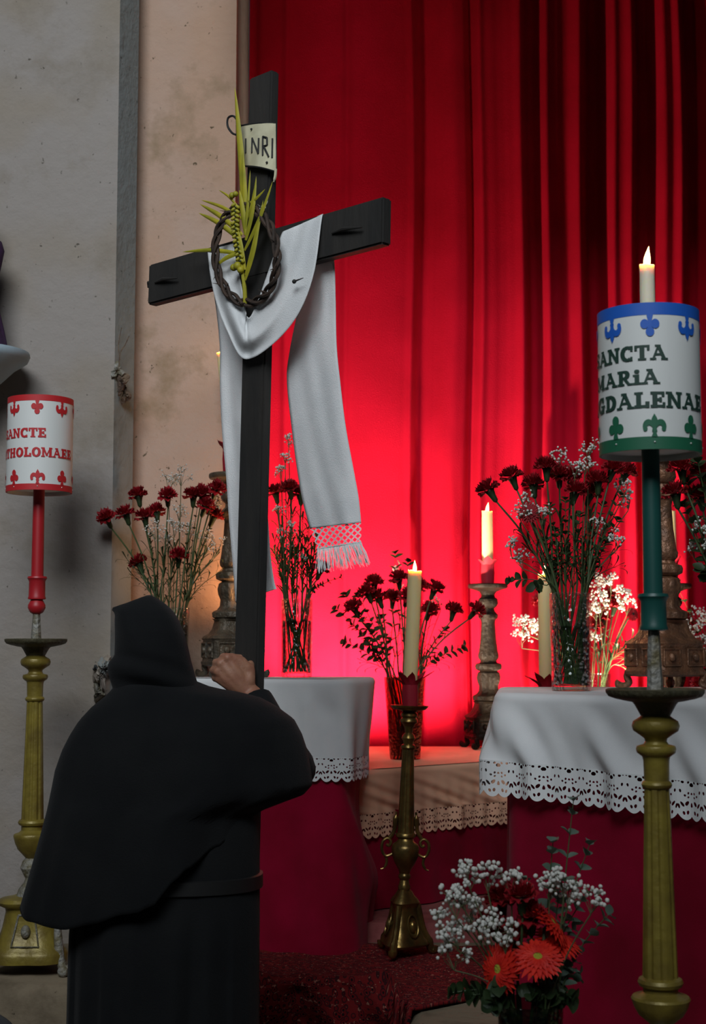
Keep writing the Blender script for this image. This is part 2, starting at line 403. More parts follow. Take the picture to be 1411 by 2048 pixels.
b.tube(cr([at(240, 720, 5.39), at(237, 690, 5.39), at(243, 655, 5.39)], 5), .0016, 5); b.build('plaster_crack', 'damage', wl)
damage((206, 1352), 5.40, .030, .068, 5, 'broken_plaster', 'wall_grey', .050)
damage((212, 1335), 5.385, .030, .034, 7, 'broken_plaster', 'trim_grey', .050)
damage((198, 1385), 5.395, .022, .030, 8, 'broken_plaster', 'gold_worn', .035)
damage((191, 1336), 5.372, .011, .010, 9, 'plaster_hole', 'stone_dark', .012)

# ------------------------------------------------------------------ curtain
YC = 7.05
def curtain():
    folds = [(505, 9, .02), (570, 7, -.012), (690, 8, -.014), (845, 20, .075), (822, 8, -.03), (872, 10, .02), (905, 14, -.012), (941, 9, .05), (958, 8, -.02), (1000, 14, .012), (1040, 12, -.035),
             (1064, 14, .085), (1092, 9, -.02), (1130, 12, .02), (1160, 12, -.04), (1194, 21, .15), (1225, 10, -.03), (1262, 10, -.035), (1291, 19, .13), (1325, 11, -.02), (1358, 10, -.04), (1392, 20, .13), (1425, 10, -.04), (1470, 20, .12),
             (1530, 22, .1), (1590, 20, .12), (1660, 24, .1), (1740, 24, .12)]
    def off(px, z):
        s = 0
        wv = 5 * math.sin(z * 1.1) + 3 * math.sin(z * 2.3 + px * .01)
        for c, wd, a in folds:
            x = (px + wv * min(1, (px - 480) / 400) - c) / wd
            if a > 0: s += a * .75 * (1 / (1 + abs(x) ** 3.2))
            else: s += a * .8 * math.exp(-x * x)
        return s + .010 * math.sin(px * .021 + .5 * z)
    b = MB(); rows = []; nz = 40; pxs = [496 + 2.4 * k for k in range(int((1800 - 496) / 2.4))]
    for i in range(nz + 1):
        z = lerp(.70, 5.5, i / nz)
        rows.append([Vector((at(px, 450, YC).x, min(YC + off(px, z) * 1.35, 7.5), z)) for px in pxs])
    b.grid(rows)
    return tag(b.build('curtain', 'curtain_red', ang=180), 'floor-to-top red pleated curtain hanging behind the altar tables', 'curtain')
curtain()

# ------------------------------------------------------------------ draped tables
def resample(poly, ds, closed=True):
    pts = [Vector(p) for p in poly]
    if closed: pts = pts + [pts[0]]
    L = [0]
    for a, c in zip(pts, pts[1:]): L.append(L[-1] + (c - a).length)
    n = max(8, int(L[-1] / ds)); out = []; k = 0
    for i in range(n if closed else n + 1):
        t = L[-1] * i / n
        while k < len(L) - 2 and L[k + 1] < t: k += 1
        f = (t - L[k]) / max(1e-9, L[k + 1] - L[k]); out.append(pts[k].lerp(pts[k + 1], f))
    return out
def roundpoly(poly, r, n=6):
    out = []; m = len(poly)
    for i in range(m):
        p0, p1, p2 = Vector(poly[i - 1]), Vector(poly[i]), Vector(poly[(i + 1) % m])
        rr = r[i] if isinstance(r, (list, tuple)) else r
        a = p1 + (p0 - p1).normalized() * rr; c = p1 + (p2 - p1).normalized() * rr
        for k in range(n + 1):
            t = k / n; out.append(a * (1 - t) ** 2 + p1 * 2 * t * (1 - t) + c * t * t)
    return out
def normals(path, closed=True):
    n = len(path); out = []
    for i in range(n):
        a = path[i - 1] if (closed or i) else path[i]; c = path[(i + 1) % n] if (closed or i < n - 1) else path[i]
        e = (c - a); out.append(Vector((e.y, -e.x)).normalized())
    return out
def drape(path, zt, zb, wr, name, m, parent, top=True, rnd=.018, flare=.0, nz=26, zbf=None):
    """cloth over a table: filled top, rounded edge, hanging side with folds wr(s, f, i); path is counter-clockwise, (x, y)"""
    N = normals(path); n = len(path); S = [0]
    for a, c in zip(path, path[1:]): S.append(S[-1] + (c - a).length)
    cen = sum(path, Vector((0, 0))) / n; b = MB(); rows = []
    if top:
        for f in (0.02, .35, .65, .85, .95):
            rows.append([Vector(((cen + (p - cen) * f).x, (cen + (p - cen) * f).y, zt)) for p in path])
    for k in range(5):
        a = PI / 2 * k / 4
        rows.append([Vector((*(p - N[i] * rnd * (1 - math.sin(a))), zt - rnd * (1 - math.cos(a)))) for i, p in enumerate(path)])
    for k in range(1, nz + 1):
        f = k / nz; row = []
        for i, p in enumerate(path):
            z_b = zbf(S[i], p) if zbf else zb
            q = p + N[i] * (flare * f + wr(S[i], f, p)); row.append(Vector((q.x, q.y, lerp(zt - rnd, z_b, f))))
        rows.append(row)
    b.grid(rows, True)
    return b.build(name, m, parent, ang=180), rows[-1], S
def lace_strip(edge, S, drop, i0, i1, parent, name='lace_trim', top=.004, m='lace'):
    """crochet border sewn to the hem: scalloped lower edge, holes in the material"""
    b = MB(); rows = [[] for _ in range(9)]; uv = [[] for _ in range(9)]
    sub = 8
    for i in range(i0, i1):
        for q in range(sub):
            t = q / sub; p = edge[i].lerp(edge[i + 1], t); s = lerp(S[i], S[i + 1], t)
            sc = .012 * abs(math.sin(PI * s / .039)) ** .8 + .006 * abs(math.sin(PI * s / .078 + PI / 2))
            for k in range(9):
                f = k / 8; d = lerp(-top, drop - .014 + sc, f)
                rows[k].append(p + Vector((0, 0, -d))); uv[k].append((s, f * .088 if k < 8 else .088))
    b.grid(rows, uv=[q for r in uv for q in r])
    return b.build(name, m, parent, ang=180)

def fsum(s, f, specs): return sum(a * f ** p * math.sin(2 * PI * (s - sl * f) / L + ph) for a, L, ph, sl, p in specs)

# left table: red frontal and white cloth
ZL = 1.50
LT = [(-.72, 5.36), (-.40, 5.26), (-.02, 5.13), (.075, 5.28), (.085, 5.60), (-.66, 5.60)]
lt_path = resample(roundpoly(LT, [.04, .12, .07, .06, .05, .05]), .012)
root = thing('tablecloth', 'white lace-edged tablecloth on the left table beside the black-robed person', 'tablecloth', (-.3, 5.5, ZL))
def wr_l(s, f, p):
    q = px_of((p.x, p.y, 1.4)); g = math.exp(-((q - (640 + 45 * f)) / 26) ** 2)
    h = math.exp(-((q - 613) / 12) ** 2)
    return -.020 * g * smooth01(f * 2.2) * (1.15 - f * .7) + .012 * h * smooth01(f * 3) + fsum(s, f, [(.006, .21, .4, .1, 1), (.004, .11, 1, .0, 1)]) - .03 * f * smooth01((q - 690) / 60)
o, edge, S = drape(lt_path, ZL, ZL - .275, wr_l, 'cloth', 'linen', root)
front = [i for i, p in enumerate(lt_path) if p.y < 5.9]
fi = [i for i in range(len(lt_path) - 1) if lt_path[i].y < 5.57]
lace_strip(edge, S, .078, min(fi), max(fi), root)
rp = [p + (Vector((-.3, 5.42)) - p).normalized() * .05 for p in lt_path]
def wr_r(s, f, p):
    q = px_of((p.x, p.y, 1.0)); g = math.exp(-((q - (640 + 110 * f)) / 12) ** 2); g2 = math.exp(-((q - (672 + 110 * f)) / 26) ** 2)
    return .034 * g * smooth01((f - .36) * 4) - .030 * g2 * smooth01(f * 2) + fsum(s, f, [(.010, .30, .2, .05, 1.2), (.005, .13, 2, .08, 1)]) + .03 * f
o, _, _ = drape(rp, ZL - .012, PZ + .006, wr_r, 'altar_frontal', 'velvet', None, top=False, nz=34)
tag(o, 'dark crimson floor-length cloth hanging below the white cloth of the left table', 'altar cloth')

# right table
ZR = 1.478
RT = [(.405, 4.27), (.90, 3.75), (1.75, 2.95), (2.1, 3.3), (1.55, 4.93), (.48, 4.93)]
rt_path = resample(roundpoly(RT, [.05, .03, .05, .05, .05, .05]), .012)
root = thing('tablecloth', 'white lace-edged tablecloth on the right table behind the gilded green-poled candlestick', 'tablecloth', (1.1, 4.3, ZR))
def wr_r1(s, f, p):
    g = smooth01((p.x - .36) / .06)
    return fsum(s, f, [(.011, .26, .9, .20, .9), (.007, .15, .3, .16, .8), (.004, .09, 1, .1, 1)]) * g + .035 * f * math.exp(-((p.x - .40) / .10) ** 2)
o, edge, S = drape(rt_path, ZR, ZR - .185, wr_r1, 'cloth', 'linen', root, rnd=.022, zbf=lambda s, p: ZR - .195 - .02 * smooth01((p.x - .4) / .6))
fi = [i for i in range(len(rt_path) - 1) if (p := rt_path[i]) and (p.y < 4.0 or p.x < .47)]
# the front-left run only: from the far left corner round to the right
runs = []; cur = []
for i in range(len(rt_path) - 1):
    p = rt_path[i]
    if p.x < .50 or (p.y - 4.27) < -1.0 * (p.x - .405) + .12: cur.append(i)
    elif cur: runs.append(cur); cur = []
if cur: runs.append(cur)
for r_ in runs:
    if len(r_) > 3: lace_strip(edge, S, .096, r_[0], r_[-1], root)
cen = Vector((1.2, 4.2)); rp = [p + (cen - p).normalized() * .045 for p in rt_path]
o, _, _ = drape(rp, ZR - .012, PZ + .006, lambda s, f, p: fsum(s, f, [(.008, .5, .2, .05, 1.2), (.004, .2, 2, .1, 1)]) + .01 * f, 'altar_frontal', 'velvet', None, top=False, nz=30)
tag(o, 'dark crimson floor-length cloth hanging below the white cloth of the right table', 'altar cloth')

# middle altar (lower, further back)
ZM = 1.150
MT = [(-.20, 5.50), (.05, 5.60), (.62, 6.08), (1.7, 6.10), (1.9, 6.98), (-.20, 6.98)]
mt_path = resample(roundpoly(MT, .04), .012)
root = thing('tablecloth', 'white lace-edged cloth glowing orange on the low middle altar below the curtain', 'tablecloth', (.6, 6.4, ZM))
o, edge, S = drape(mt_path, ZM, ZM - .165, lambda s, f, p: fsum(s, f, [(.007, .22, .2, .5, .7), (.005, .12, 1.2, .4, .8), (.003, .07, 2, .0, 1)]), 'cloth', 'linen_orange_lit', root, rnd=.02)
fi = [i for i in range(len(mt_path) - 1) if mt_path[i].y < 6.2]
lace_strip(edge, S, .088, min(fi), max(fi), root, m='lace_orange_lit')
rp = [p + (Vector((.8, 6.5)) - p).normalized() * .05 for p in mt_path]
o, _, _ = drape(rp, ZM - .012, PZ + .075, lambda s, f, p: fsum(s, f, [(.010, .4, .2, .05, 1.2), (.005, .16, 2, .1, 1)]), 'altar_frontal', 'velvet', None, top=False, nz=30)
tag(o, 'red cloth hanging below the orange-lit lace of the low middle altar', 'altar cloth')

# ------------------------------------------------------------------ oriental rug over the platform edge
def rug():
    b = MB(); rows = []; uv = []
    nx, ny = 90, 90
    for j in range(ny + 1):
        v = j / ny; row = []
        for i in range(nx + 1):
            u = i / nx; x = lerp(-.42, 1.0, u)
            yb = lerp(5.36, 5.30, u)
            hang = smooth01((.17 - x) / .07)
            yedge = lerp(4.36 + .32 * smooth01((x - .10) / .5), 4.705, hang)
            top = yb - yedge; tot = top + .62 * hang
            d = v * tot
            lump = .020 * math.sin(x * 14 + d * 9) + .014 * math.sin(x * 31 - d * 13 + 1) + .006 * math.sin(d * 37 + x * 5)
            if d <= top:
                e = top - d; y = yb - d; z = PZ + .014 + .005 * math.sin(x * 9 + y * 11) * 1 + .004 * math.sin(y * 23 + x * 4)
                bul = smooth01(1 - e / .10) * hang
                z += bul * .012 + max(0, lump) * bul
            else:
                s = d - top; a = min(s / .05, 1); y = yedge - .045 * math.sin(a * PI / 2) - lump * 2.6 * smooth01(s / .06) - .05 * smooth01(s / .3) - .02; z = PZ + .024 - .03 * (1 - math.cos(a * PI / 2)) - max(0, s - .05) * .95
                z = max(z, .30 if s < .34 else .285); y = y - max(0, s - .30) * .7
            row.append(Vector((x, y, z))); uv.append((x, d))
        rows.append(row)
    b.grid(rows, uv=uv); o = b.build('rug', 'rug', ang=180)
    m = o.modifiers.new('thick', 'SOLIDIFY'); m.thickness = .010; m.offset = 1
    tag(o, 'dark red patterned oriental rug spilling over the platform edge below the brass candlestick', 'rug')
rug()
# dark rounded lump at the foot of the stone step
b = MB(); c = at(-6, 2066, 4.52); c.z = .392
b.ball(c, (.075, .070, .122), 24, 16)
for p in b.v: p += (p - c).normalized() * .005 * math.sin(p.x * 90 + p.z * 70)
tag(b.build('hassock', 'stone_dark'), 'dark rounded cushion at the bottom left corner before the stone platform', 'hassock')

# ------------------------------------------------------------------ wall bracket with a purple-veiled statue (only its edge is in the picture)
c = at(-55, 735, 5.22)
b = MB(); s = 5.2 / FPX
b.lathe([(.03, -.20), (.06, -.16), (.09, -.09), (.15, -.03), (.195, .0), (.203, .018), (.200, .030), (.15, .034)], 32, c + Vector((0, .0, .025)))
tag(b.build('wall_bracket', 'bracket_blue'), 'pale blue wall bracket at the left edge of the picture', 'bracket')
b = MB()
b.lathe([(.126, .055), (.119, .085), (.106, .13), (.090, .20), (.078, .30), (.080, .38), (.088, .43), (.080, .462), (.050, .485), (.036, .505), (.042, .53), (.048, .56), (.044, .592), (.028, .615), (.004, .622)], 56, c,
        rfun=lambda t, z, r: r * (1 + (.05 * math.sin(9 * t) + .025 * math.sin(17 * t)) * max(0, 1 - (z - .055) / .4) * (0.3 if z < .12 else 1)) * (1 + .18 * math.cos(2 * t) * (1 if .36 < z < .47 else 0)))
tag(b.build('veiled_statue', 'purple'), 'dark purple cloth-covered statue on the bracket at the left edge', 'statue')

# ------------------------------------------------------------------ candles and flames
def candle(parent, base, top, r, m='wax', flame=True, ragged=True, lean=0, fl=1.0, power=1.2, name='candle', drip=False):
    base, top = Vector(base), Vector(top); d = (top - base); L = d.length; q = d.to_track_quat('Z', 'Y').to_matrix()
    b = MB(); n = 20; rows = []
    prof = [(1, 0), (1.0, .3), (1, .6), (.99, .85), (.97, .96), (.98, 1.0), (.72, .995), (.3, .985), (.05, .985)]
    for f, z in prof:
        row = []
        for k in range(n):
            t = 2 * PI * k / n; e = (.016 * r / .016 * .35 * (.5 + .5 * math.sin(3 * t + 1) * math.cos(2 * t))) if (ragged and f > .9 and z > .97) else 0
            row.append(base + q @ Vector((f * r * math.cos(t), f * r * math.sin(t), z * L + e)))
        rows.append(row)
    b.grid(rows, True, True, True); c = b.build(name, m, parent)
    tip = base + q @ Vector((0, 0, L * .985))
    b = MB(); b.tube([tip, tip + Vector((0, 0, .008)), tip + Vector((.001, 0, .014))], .0012, 6); b.build('wick', 'wick', c)
    if flame:
        h = .050 * fl; rr = .0085 * fl; b = MB(); rows = []
        for k in range(11):
            f = k / 10; rad = rr * (math.sin(PI * min(1, f * .92 + .08) ** .75)) * (1 - .35 * f) + .0003
            cx = lean * f * f; rows.append([tip + Vector((cx + rad * math.cos(2 * PI * j / 12), rad * math.sin(2 * PI * j / 12), .004 + f * h)) for j in range(12)])
        b.grid(rows, True, True, True); b.build('flame', 'flame', c)
        light('POINT', 'candle_light', tip + Vector((0, -.004, .028 * fl)), None, power, (1, .60, .26), .008)
    return c
def petals_ring(parent, c, r0, r1, h, n, seed, name='paper_cuff', neck=.06, M=None):
    """red crepe cuff: a gathered sleeve with ragged flared petals"""
    rr = random.Random(seed); b = MB(); c = Vector(c); M = M or Matrix.Identity(3)
    b.lathe([(r0 * .95, -neck), (r0 * 1.05, -neck * .4), (r0 * 1.0, 0)], 20, c, capa=False, capb=False, M=M, rfun=lambda t, z, r: r * (1 + .06 * math.sin(6 * t)))
    for k in range(n):
        t = 2 * PI * k / n + rr.uniform(-.15, .15); wd = PI / n * 1.35; hh = h * rr.uniform(.7, 1.15); out = r1 * rr.uniform(.75, 1.1); rows = []
        for i in range(6):
            f = i / 5; row = []
            rad = lerp(r0, out, f ** 1.3); z = hh * f ** .8; ww = wd * (1 - f ** 2.2) * (r0 / rad * 1.3 + .15)
            for j in (-1, -.5, 0, .5, 1):
                a = t + ww * j; row.append(c + M @ Vector(((rad - .003 * abs(j)) * math.cos(a), (rad - .003 * abs(j)) * math.sin(a), z - .004 * abs(j) + .002 * math.sin(9 * a))))
            rows.append(row)
        b.grid(rows)
    return b.build(name, 'crepe', parent, ang=180)

# ------------------------------------------------------------------ tall gilded processional candlesticks
def slab_letters():
    """small slab-serif alphabet: each letter a list of polygons in a unit-high cell and its width"""
    def rect(a, c, d, e): return [(a, c), (d, c), (d, e), (a, e)]
    def stroke(x0, y0, x1, y1, w): 
        dx = w / 2; return [(x0 - dx, y0), (x0 + dx, y0), (x1 + dx, y1), (x1 - dx, y1)]
    def arc(cx, cy, rx, ry, w, a0, a1, n=10):
        out = []
        for k in range(n):
            t0, t1 = [math.radians(lerp(a0, a1, (k + q) / n)) for q in (0, 1)]
            out.append([(cx + rx * math.cos(t0), cy + ry * math.sin(t0)), (cx + rx * math.cos(t1), cy + ry * math.sin(t1)),
                        (cx + (rx - w) * math.cos(t1), cy + (ry - w * .75) * math.sin(t1)), (cx + (rx - w) * math.cos(t0), cy + (ry - w * .75) * math.sin(t0))])
        return out
    def ser(x, y, w=.34, h=.11): return rect(x - w / 2, y - (h if y > .5 else 0), x + w / 2, y + (0 if y > .5 else h))
    L = {}
    st = .20
    L['A'] = ([stroke(.16, 0, .44, 1, .13), stroke(.78, 0, .46, 1, .22), rect(.25, .30, .65, .42), ser(.14, 0, .30), ser(.80, 0, .34), ser(.42, 1, .28, .1)], .96)
    L['N'] = ([rect(.10, 0, .24, 1), rect(.66, 0, .80, 1), stroke(.20, 1, .70, 0, .22), ser(.17, 0, .32), ser(.14, 1, .30), ser(.73, 1, .32)], .92)
    L['C'] = (arc(.45, .5, .42, .52, .22, 50, 310, 14) + [rect(.66, .66, .76, 1.0), rect(.66, .0, .74, .26)], .84)
    L['G'] = (arc(.45, .5, .42, .52, .22, 50, 310, 14) + [rect(.66, .66, .76, 1.0), rect(.62, .02, .80, .46), rect(.48, .38, .88, .48)], .92)
    L['S'] = (arc(.40, .72, .31, .28, .19, 20, 270, 10) + arc(.40, .28, .33, .29, .19, -160, 90, 10) + [rect(.62, .70, .71, 1.0), rect(.07, 0, .16, .32)], .78)
    L['T'] = ([rect(.34, 0, .56, 1), rect(.04, .87, .86, 1), rect(.04, .66, .14, 1), rect(.76, .66, .86, 1), ser(.45, 0, .42)], .90)
    L['E'] = ([rect(.14, 0, .34, 1), rect(.04, .85, .72, 1), rect(.04, 0, .76, .16), rect(.3, .42, .58, .58), rect(.50, .36, .58, .64), rect(.63, .70, .72, 1), rect(.67, 0, .76, .32)], .82)
    L['H'] = ([rect(.12, 0, .32, 1), rect(.62, 0, .82, 1), rect(.3, .44, .64, .56), ser(.22, 0), ser(.22, 1), ser(.72, 0), ser(.72, 1)], .96)
    L['O'] = (arc(.46, .5, .43, .52, .22, 0, 360, 20), .94)
    L['L'] = ([rect(.14, 0, .34, 1), ser(.24, 1, .40), rect(.04, 0, .78, .17), rect(.62, 0, .78, .38)], .82)
    L['M'] = ([rect(.12, 0, .26, 1), rect(.84, 0, 1.04, 1), stroke(.22, 1, .55, .12, .20), stroke(.90, 1, .57, .12, .13), ser(.18, 0, .32), ser(.94, 0, .34), ser(.16, 1, .30, .1), ser(.96, 1, .3, .1)], 1.16)
    L['R'] = ([rect(.14, 0, .34, 1), ser(.24, 0, .38), rect(.04, .88, .5, 1), rect(.3, .44, .5, .55)] + arc(.48, .72, .28, .285, .2, -90, 90, 8) + [stroke(.74, 0, .48, .48, .21), ser(.80, 0, .26)], .92)
    L['I'] = ([rect(.14, 0, .34, .66), ser(.24, 0, .40), rect(.04, .56, .34, .66)] + arc(.24, .88, .12, .12, .12, 0, 360, 10), .50)
    L['D'] = ([rect(.14, 0, .34, 1), rect(.04, .88, .44, 1), rect(.04, 0, .44, .12)] + arc(.42, .5, .42, .5, .22, -90, 90, 12), .90)
    L['B'] = ([rect(.14, 0, .34, 1), rect(.04, .88, .46, 1), rect(.04, 0, .46, .12), rect(.3, .46, .46, .56)] + arc(.44, .75, .26, .25, .18, -90, 90, 8) + arc(.44, .27, .32, .27, .2, -90, 90, 8), .84)
    return L
LET = slab_letters()
def fleur(flip):
    P = []
    def disc(cx, cy, rx, ry, n=14): return [(cx + rx * math.cos(2 * PI * k / n), cy + ry * math.sin(2 * PI * k / n)) for k in range(n)]
    P.append([(-.0, 1.0), (-.13, .80), (-.20, .58), (-.12, .38), (-.07, .22), (.07, .22), (.12, .38), (.20, .58), (.13, .80)])
    for s in (-1, 1):
        for k in range(10):
            t0, t1 = [math.radians(lerp(215, 10, (k + q) / 10)) for q in (0, 1)]
            w0, w1 = [.11 + .09 * math.sin(PI * (k + q) / 10) for q in (0, 1)]
            def pt(t, r): return (s * (.30 - .01 + r * -math.cos(t) * 1.0) * 1.0, .40 + r * 1.05 * math.sin(t))
            P.append([pt(t0, .20 + w0 * .7), pt(t1, .20 + w1 * .7), pt(t1, .20 - w1 * .6), pt(t0, .20 - w0 * .6)])
        P.append(disc(s * .47, .34, .115, .115))
    P.append([(-.13, .20), (.13, .20), (.13, .29), (-.13, .29)])
    P.append([(-.16, -.02), (.16, -.02), (.06, .22), (-.06, .22)])
    return [[(x, -y if flip else y) for x, y in p] for p in P]
def clover(flip):
    def disc(cx, cy, r, n=18): return [(cx + r * math.cos(2 * PI * k / n), cy + r * math.sin(2 * PI * k / n)) for k in range(n)]
    P = [disc(0, .78, .22), disc(-.27, .42, .22), disc(.27, .42, .22), [(-.10, .40), (.10, .40), (.10, .62), (-.10, .62)], [(-.17, -.02), (.17, -.02), (.05, .45), (-.05, .45)]]
    return [[(x, -y if flip else y) for x, y in p] for p in P]
def wrap(polys, c, rad, ang0, z0, sx, sz, name, m, parent, off=.0020, fat=0):
    """print polygons on a cylinder: x runs round it from ang0 (0 = towards the camera, + to the right)"""
    b = MB()
    for p in polys:
        vs = []
        if fat:
            cx = sum(x for x, y in p) / len(p); cy = sum(y for x, y in p) / len(p)
            p = [(x + math.copysign(fat, x - cx), y + math.copysign(fat * .35, y - cy)) for x, y in p]
        for x, y in p:
            a = ang0 + x * sx / rad; vs.append(c + Vector(((rad + off) * math.sin(a), -(rad + off) * math.cos(a), z0 + y * sz)))
        b.add(vs, [tuple(range(len(vs)))])
        off += .00001
    return b.build(name, m, parent, smooth=False)
def sign(root, c, rad, z0, z1, topm, botm, inkm, lines, mot0, botband, topband, swap):
    H = z1 - z0; ax = math.atan2(c.x, c.y)   # facing angle of the camera
    b = MB(); b.lathe([(rad - .004, z1), (rad, z1), (rad, z0), (rad - .004, z0), (rad - .004, z1 - .001)], 72, c, capa=False, capb=False); 
    b.lathe([(.001, z0 + .012), (rad - .004, z0 + .012)], 72, c, capa=False, capb=False)
    shade = b.build('sign_drum', 'card_white', root, ang=40)
    b = MB(); b.lathe([(rad - .0042, z1 + .0004), (rad + .0006, z1 + .0004), (rad + .0006, z1 - topband)], 72, c, capa=False, capb=False); b.build('top_band', topm, shade)
    b = MB(); b.lathe([(rad - .0042, z0 - .0004), (rad + .0006, z0 - .0004), (rad + .0006, z0 + botband)], 72, c, capa=False, capb=False); b.build('bottom_band', botm, shade)
    for k in range(8):
        a = math.radians(mot0 + 45 * k)
        f = (k % 2 == 0)
        wrap((clover if f else fleur)(True), c, rad, a - ax, z1 - topband, .040, .046 if f else .052, 'clover' if f else 'fleur_de_lis', topm, shade)
        a2 = a + math.radians(3)
        wrap((fleur if f else clover)(False), c, rad, a2 - ax, z0 + botband, .040, .048, 'fleur_de_lis' if f else 'clover', botm, shade)
        b = MB(); p = c + Vector(((rad + .001) * math.sin(a2 - ax), -(rad + .001) * math.cos(a2 - ax), z0 + botband * .55)); b.ball(p, .0022, 8, 5); b.build('nail', 'nail', shade)
    for text, aend, zc, h, adv in lines:    # aend: angle at which the word ends
        widths = [LET[ch][1] * adv for ch in text]; x = -sum(widths)
        for ch, wd in zip(text, widths):
            wrap(LET[ch][0], c, rad, math.radians(aend) + x / rad - ax, zc - h / 2, adv * .96, h, 'letter', inkm, shade, fat=.032); x += wd
    return shade
def gilded(px, pyd, Y, label, polem, conez, bulb, signargs, candle_h=None):
    P = at(px, pyd, Y); root = thing('processional_candlestick', label, 'candlestick', (P.x, P.y, PZ), 'tall gilded candlesticks with lettered drums')
    c = Vector((P.x, P.y, P.z)); hb = P.z - PZ; k = (hb - .60) / (1.075 - .60)       # base portion adapts to the step it stands on
    def zb(z): return -.60 + (z + .60) * k if z < -.60 else z
    b = MB()
    b.lathe([(.030, -.052), (.043, -.028), (.048, -.022), (.060, -.020), (.082, -.015), (.096, -.010), (.101, -.003), (.102, .004), (.098, .006), (.094, .001), (.078, -.006), (.05, -.010), (.018, -.010)], 144, c,
            rfun=lambda t, z, r: r * (1 + (.016 * abs(math.sin(24 * t)) if r > .07 else 0)))
    b.build('drip_tray', 'gold_dark', root)
    b = MB(); b.lathe([(.017, -.006), (.0155, .03), (.0115, conez), (.004, conez + .004)], 20, c, rfun=lambda t, z, r: r * (1 + .06 * math.cos(6 * t))); b.build('pricket', 'gold_worn', root)
    b = MB()
    b.lathe([(.030, -.050), (.034, -.054), (.047, -.062), (.050, -.072), (.047, -.082), (.032, -.092), (.024, -.098), (.0225, -.104), (.026, -.110), (.040, -.114), (.042, -.120), (.040, -.128), (.029, -.136), (.027, -.145), (.026, -.186), (.030, -.189), (.032, -.194), (.030, -.200), (.026, -.203)], 40, c)
    b.build('knop', 'gold', root)
    b = MB(); rows = [(lerp(.026, .0365, f), lerp(-.202, -.592, f)) for f in [i / 12 for i in range(13)]]
    b.lathe(rows, 96, c, rfun=lambda t, z, r: r * (1 - .11 * max(0, math.cos(8 * t)) ** 1.0)); b.build('fluted_shaft', 'gold', root)
    b = MB(); b.lathe([(.036, -.588), (.044, -.592), (.047, -.599), (.044, -.606), (.036, -.610), (.036, zb(-.624)), (.044, zb(-.632)), (.058, zb(-.636)), (.061, zb(-.642)), (.059, zb(-.650)), (.055, zb(-.665)), (.046, zb(-.685)), (.030, zb(-.702)), (.018, zb(-.715))], 40, c)
    b.build('urn', 'gold', root)
    b = MB(); b.lathe([(.018, zb(-.712)), (.03, zb(-.725)), (.036, zb(-.745)), (.026, zb(-.765)), (.019, zb(-.778)), (.022, zb(-.79)), (.040, zb(-.812)), (.048, zb(-.838))], 28, c, rfun=lambda t, z, r: r * (1 + .07 * math.sin(9 * t) * math.sin(z * 160))); b.build('carved_knop', 'gold_worn', root)
    tri = lambda t, z, r: r * (.80 + .20 * (abs(math.cos(1.5 * (t + .5))) ** 1.5) * 1.25)
    b = MB(); b.lathe([(.04, zb(-.832)), (.095, zb(-.838)), (.105, zb(-.848)), (.100, zb(-.858)), (.080, zb(-.868)), (.078, zb(-.88)), (.088, zb(-.93)), (.105, zb(-.985)), (.125, zb(-1.0)), (.130, zb(-1.01)), (.128, zb(-1.035)), (.10, zb(-1.04))], 60, c, rfun=tri)
    base = b.build('base', 'gold', root)
    for q in range(3):
        a = PI / 3 + 2 * PI * q / 3 - .5 + PI
        a = 2 * PI * q / 3 - .5
        d = Vector((math.cos(a), math.sin(a), 0)); pz = Vector((0, 0, 1)); sd = pz.cross(d)
        b = MB(); p0 = c + d * .112; b.tube([p0 + pz * zb(-.90), p0 + d * .006 + pz * zb(-.96), p0 + d * .012 + pz * zb(-1.02), p0 + d * .028 + pz * (zb(-1.05))], [.010, .014, .017, .015], 10)
        for s in (-1, 0, 1):
            b.ball(p0 + d * .040 + sd * s * .015 + pz * (-hb + .018), (.018, .014, .018), 10, 8)
        b.build('claw_foot', 'gold_worn', base)
        b = MB(); a2 = a + PI / 3; d = Vector((math.cos(a2), math.sin(a2), 0)); sd = pz.cross(d)
        fr = [(-.026, -.885), (.026, -.885), (.044, -.98), (-.044, -.98), (-.026, -.885)]
        def rb(z): return .066 + .024 * ((-z - .88) / .1)
        b.tube([c + d * rb(z) + sd * x + pz * zb(z) for x, z in fr], .0035, 6)
        b.ball(c + d * rb(-.935) + pz * zb(-.935), (.016, .016, .022), 10, 8); b.build('panel_relief', 'gold_worn', base)
    zc0 = conez
    b = MB()
    if bulb: b.lathe([(.012, zc0), (.022, zc0 + .006), (.029, zc0 + .020), (.029, zc0 + .030), (.022, zc0 + .044), (.018, zc0 + .050)], 28, c); zc0 += .048
    b.lathe([(.020, zc0), (.029, zc0 + .002), (.030, zc0 + .006), (.0275, zc0 + .012), (.027, zc0 + .062), (.030, zc0 + .068), (.033, zc0 + .072), (.031, zc0 + .078), (.020, zc0 + .080)], 32, c)
    b.build('collar', polem, root)
    sz0, sz1 = signargs['z0'], signargs['z1']
    b = MB(); b.lathe([(.0205, zc0 + .078), (.019, sz0 + .012)], 28, c); b.build('pole', polem, root)
    ax = {k: v for k, v in signargs.items()}; sign(root, c, **ax)
    if candle_h:
        candle(root, c + Vector((0, 0, sz0 + .012)), c + Vector((0, 0, sz1 + candle_h)), .0165, 'wax_white', lean=.005, fl=.95, power=.9)
    return root
gilded(72, 1281, 4.94, 'gilded candlestick at left by the grey wall with a red-lettered drum', 'red_paint', .088, True,
       dict(rad=.1095, z0=.497, z1=.815, topm='red_print', botm='red_print', inkm='red_print', mot0=-6, botband=.020, topband=.020, swap=False,
            lines=[('SANCTE', 11, .190 + .497, .031, .0345), ('BARTHOLOMAEE', 67, .125 + .497, .031, .0328)]))
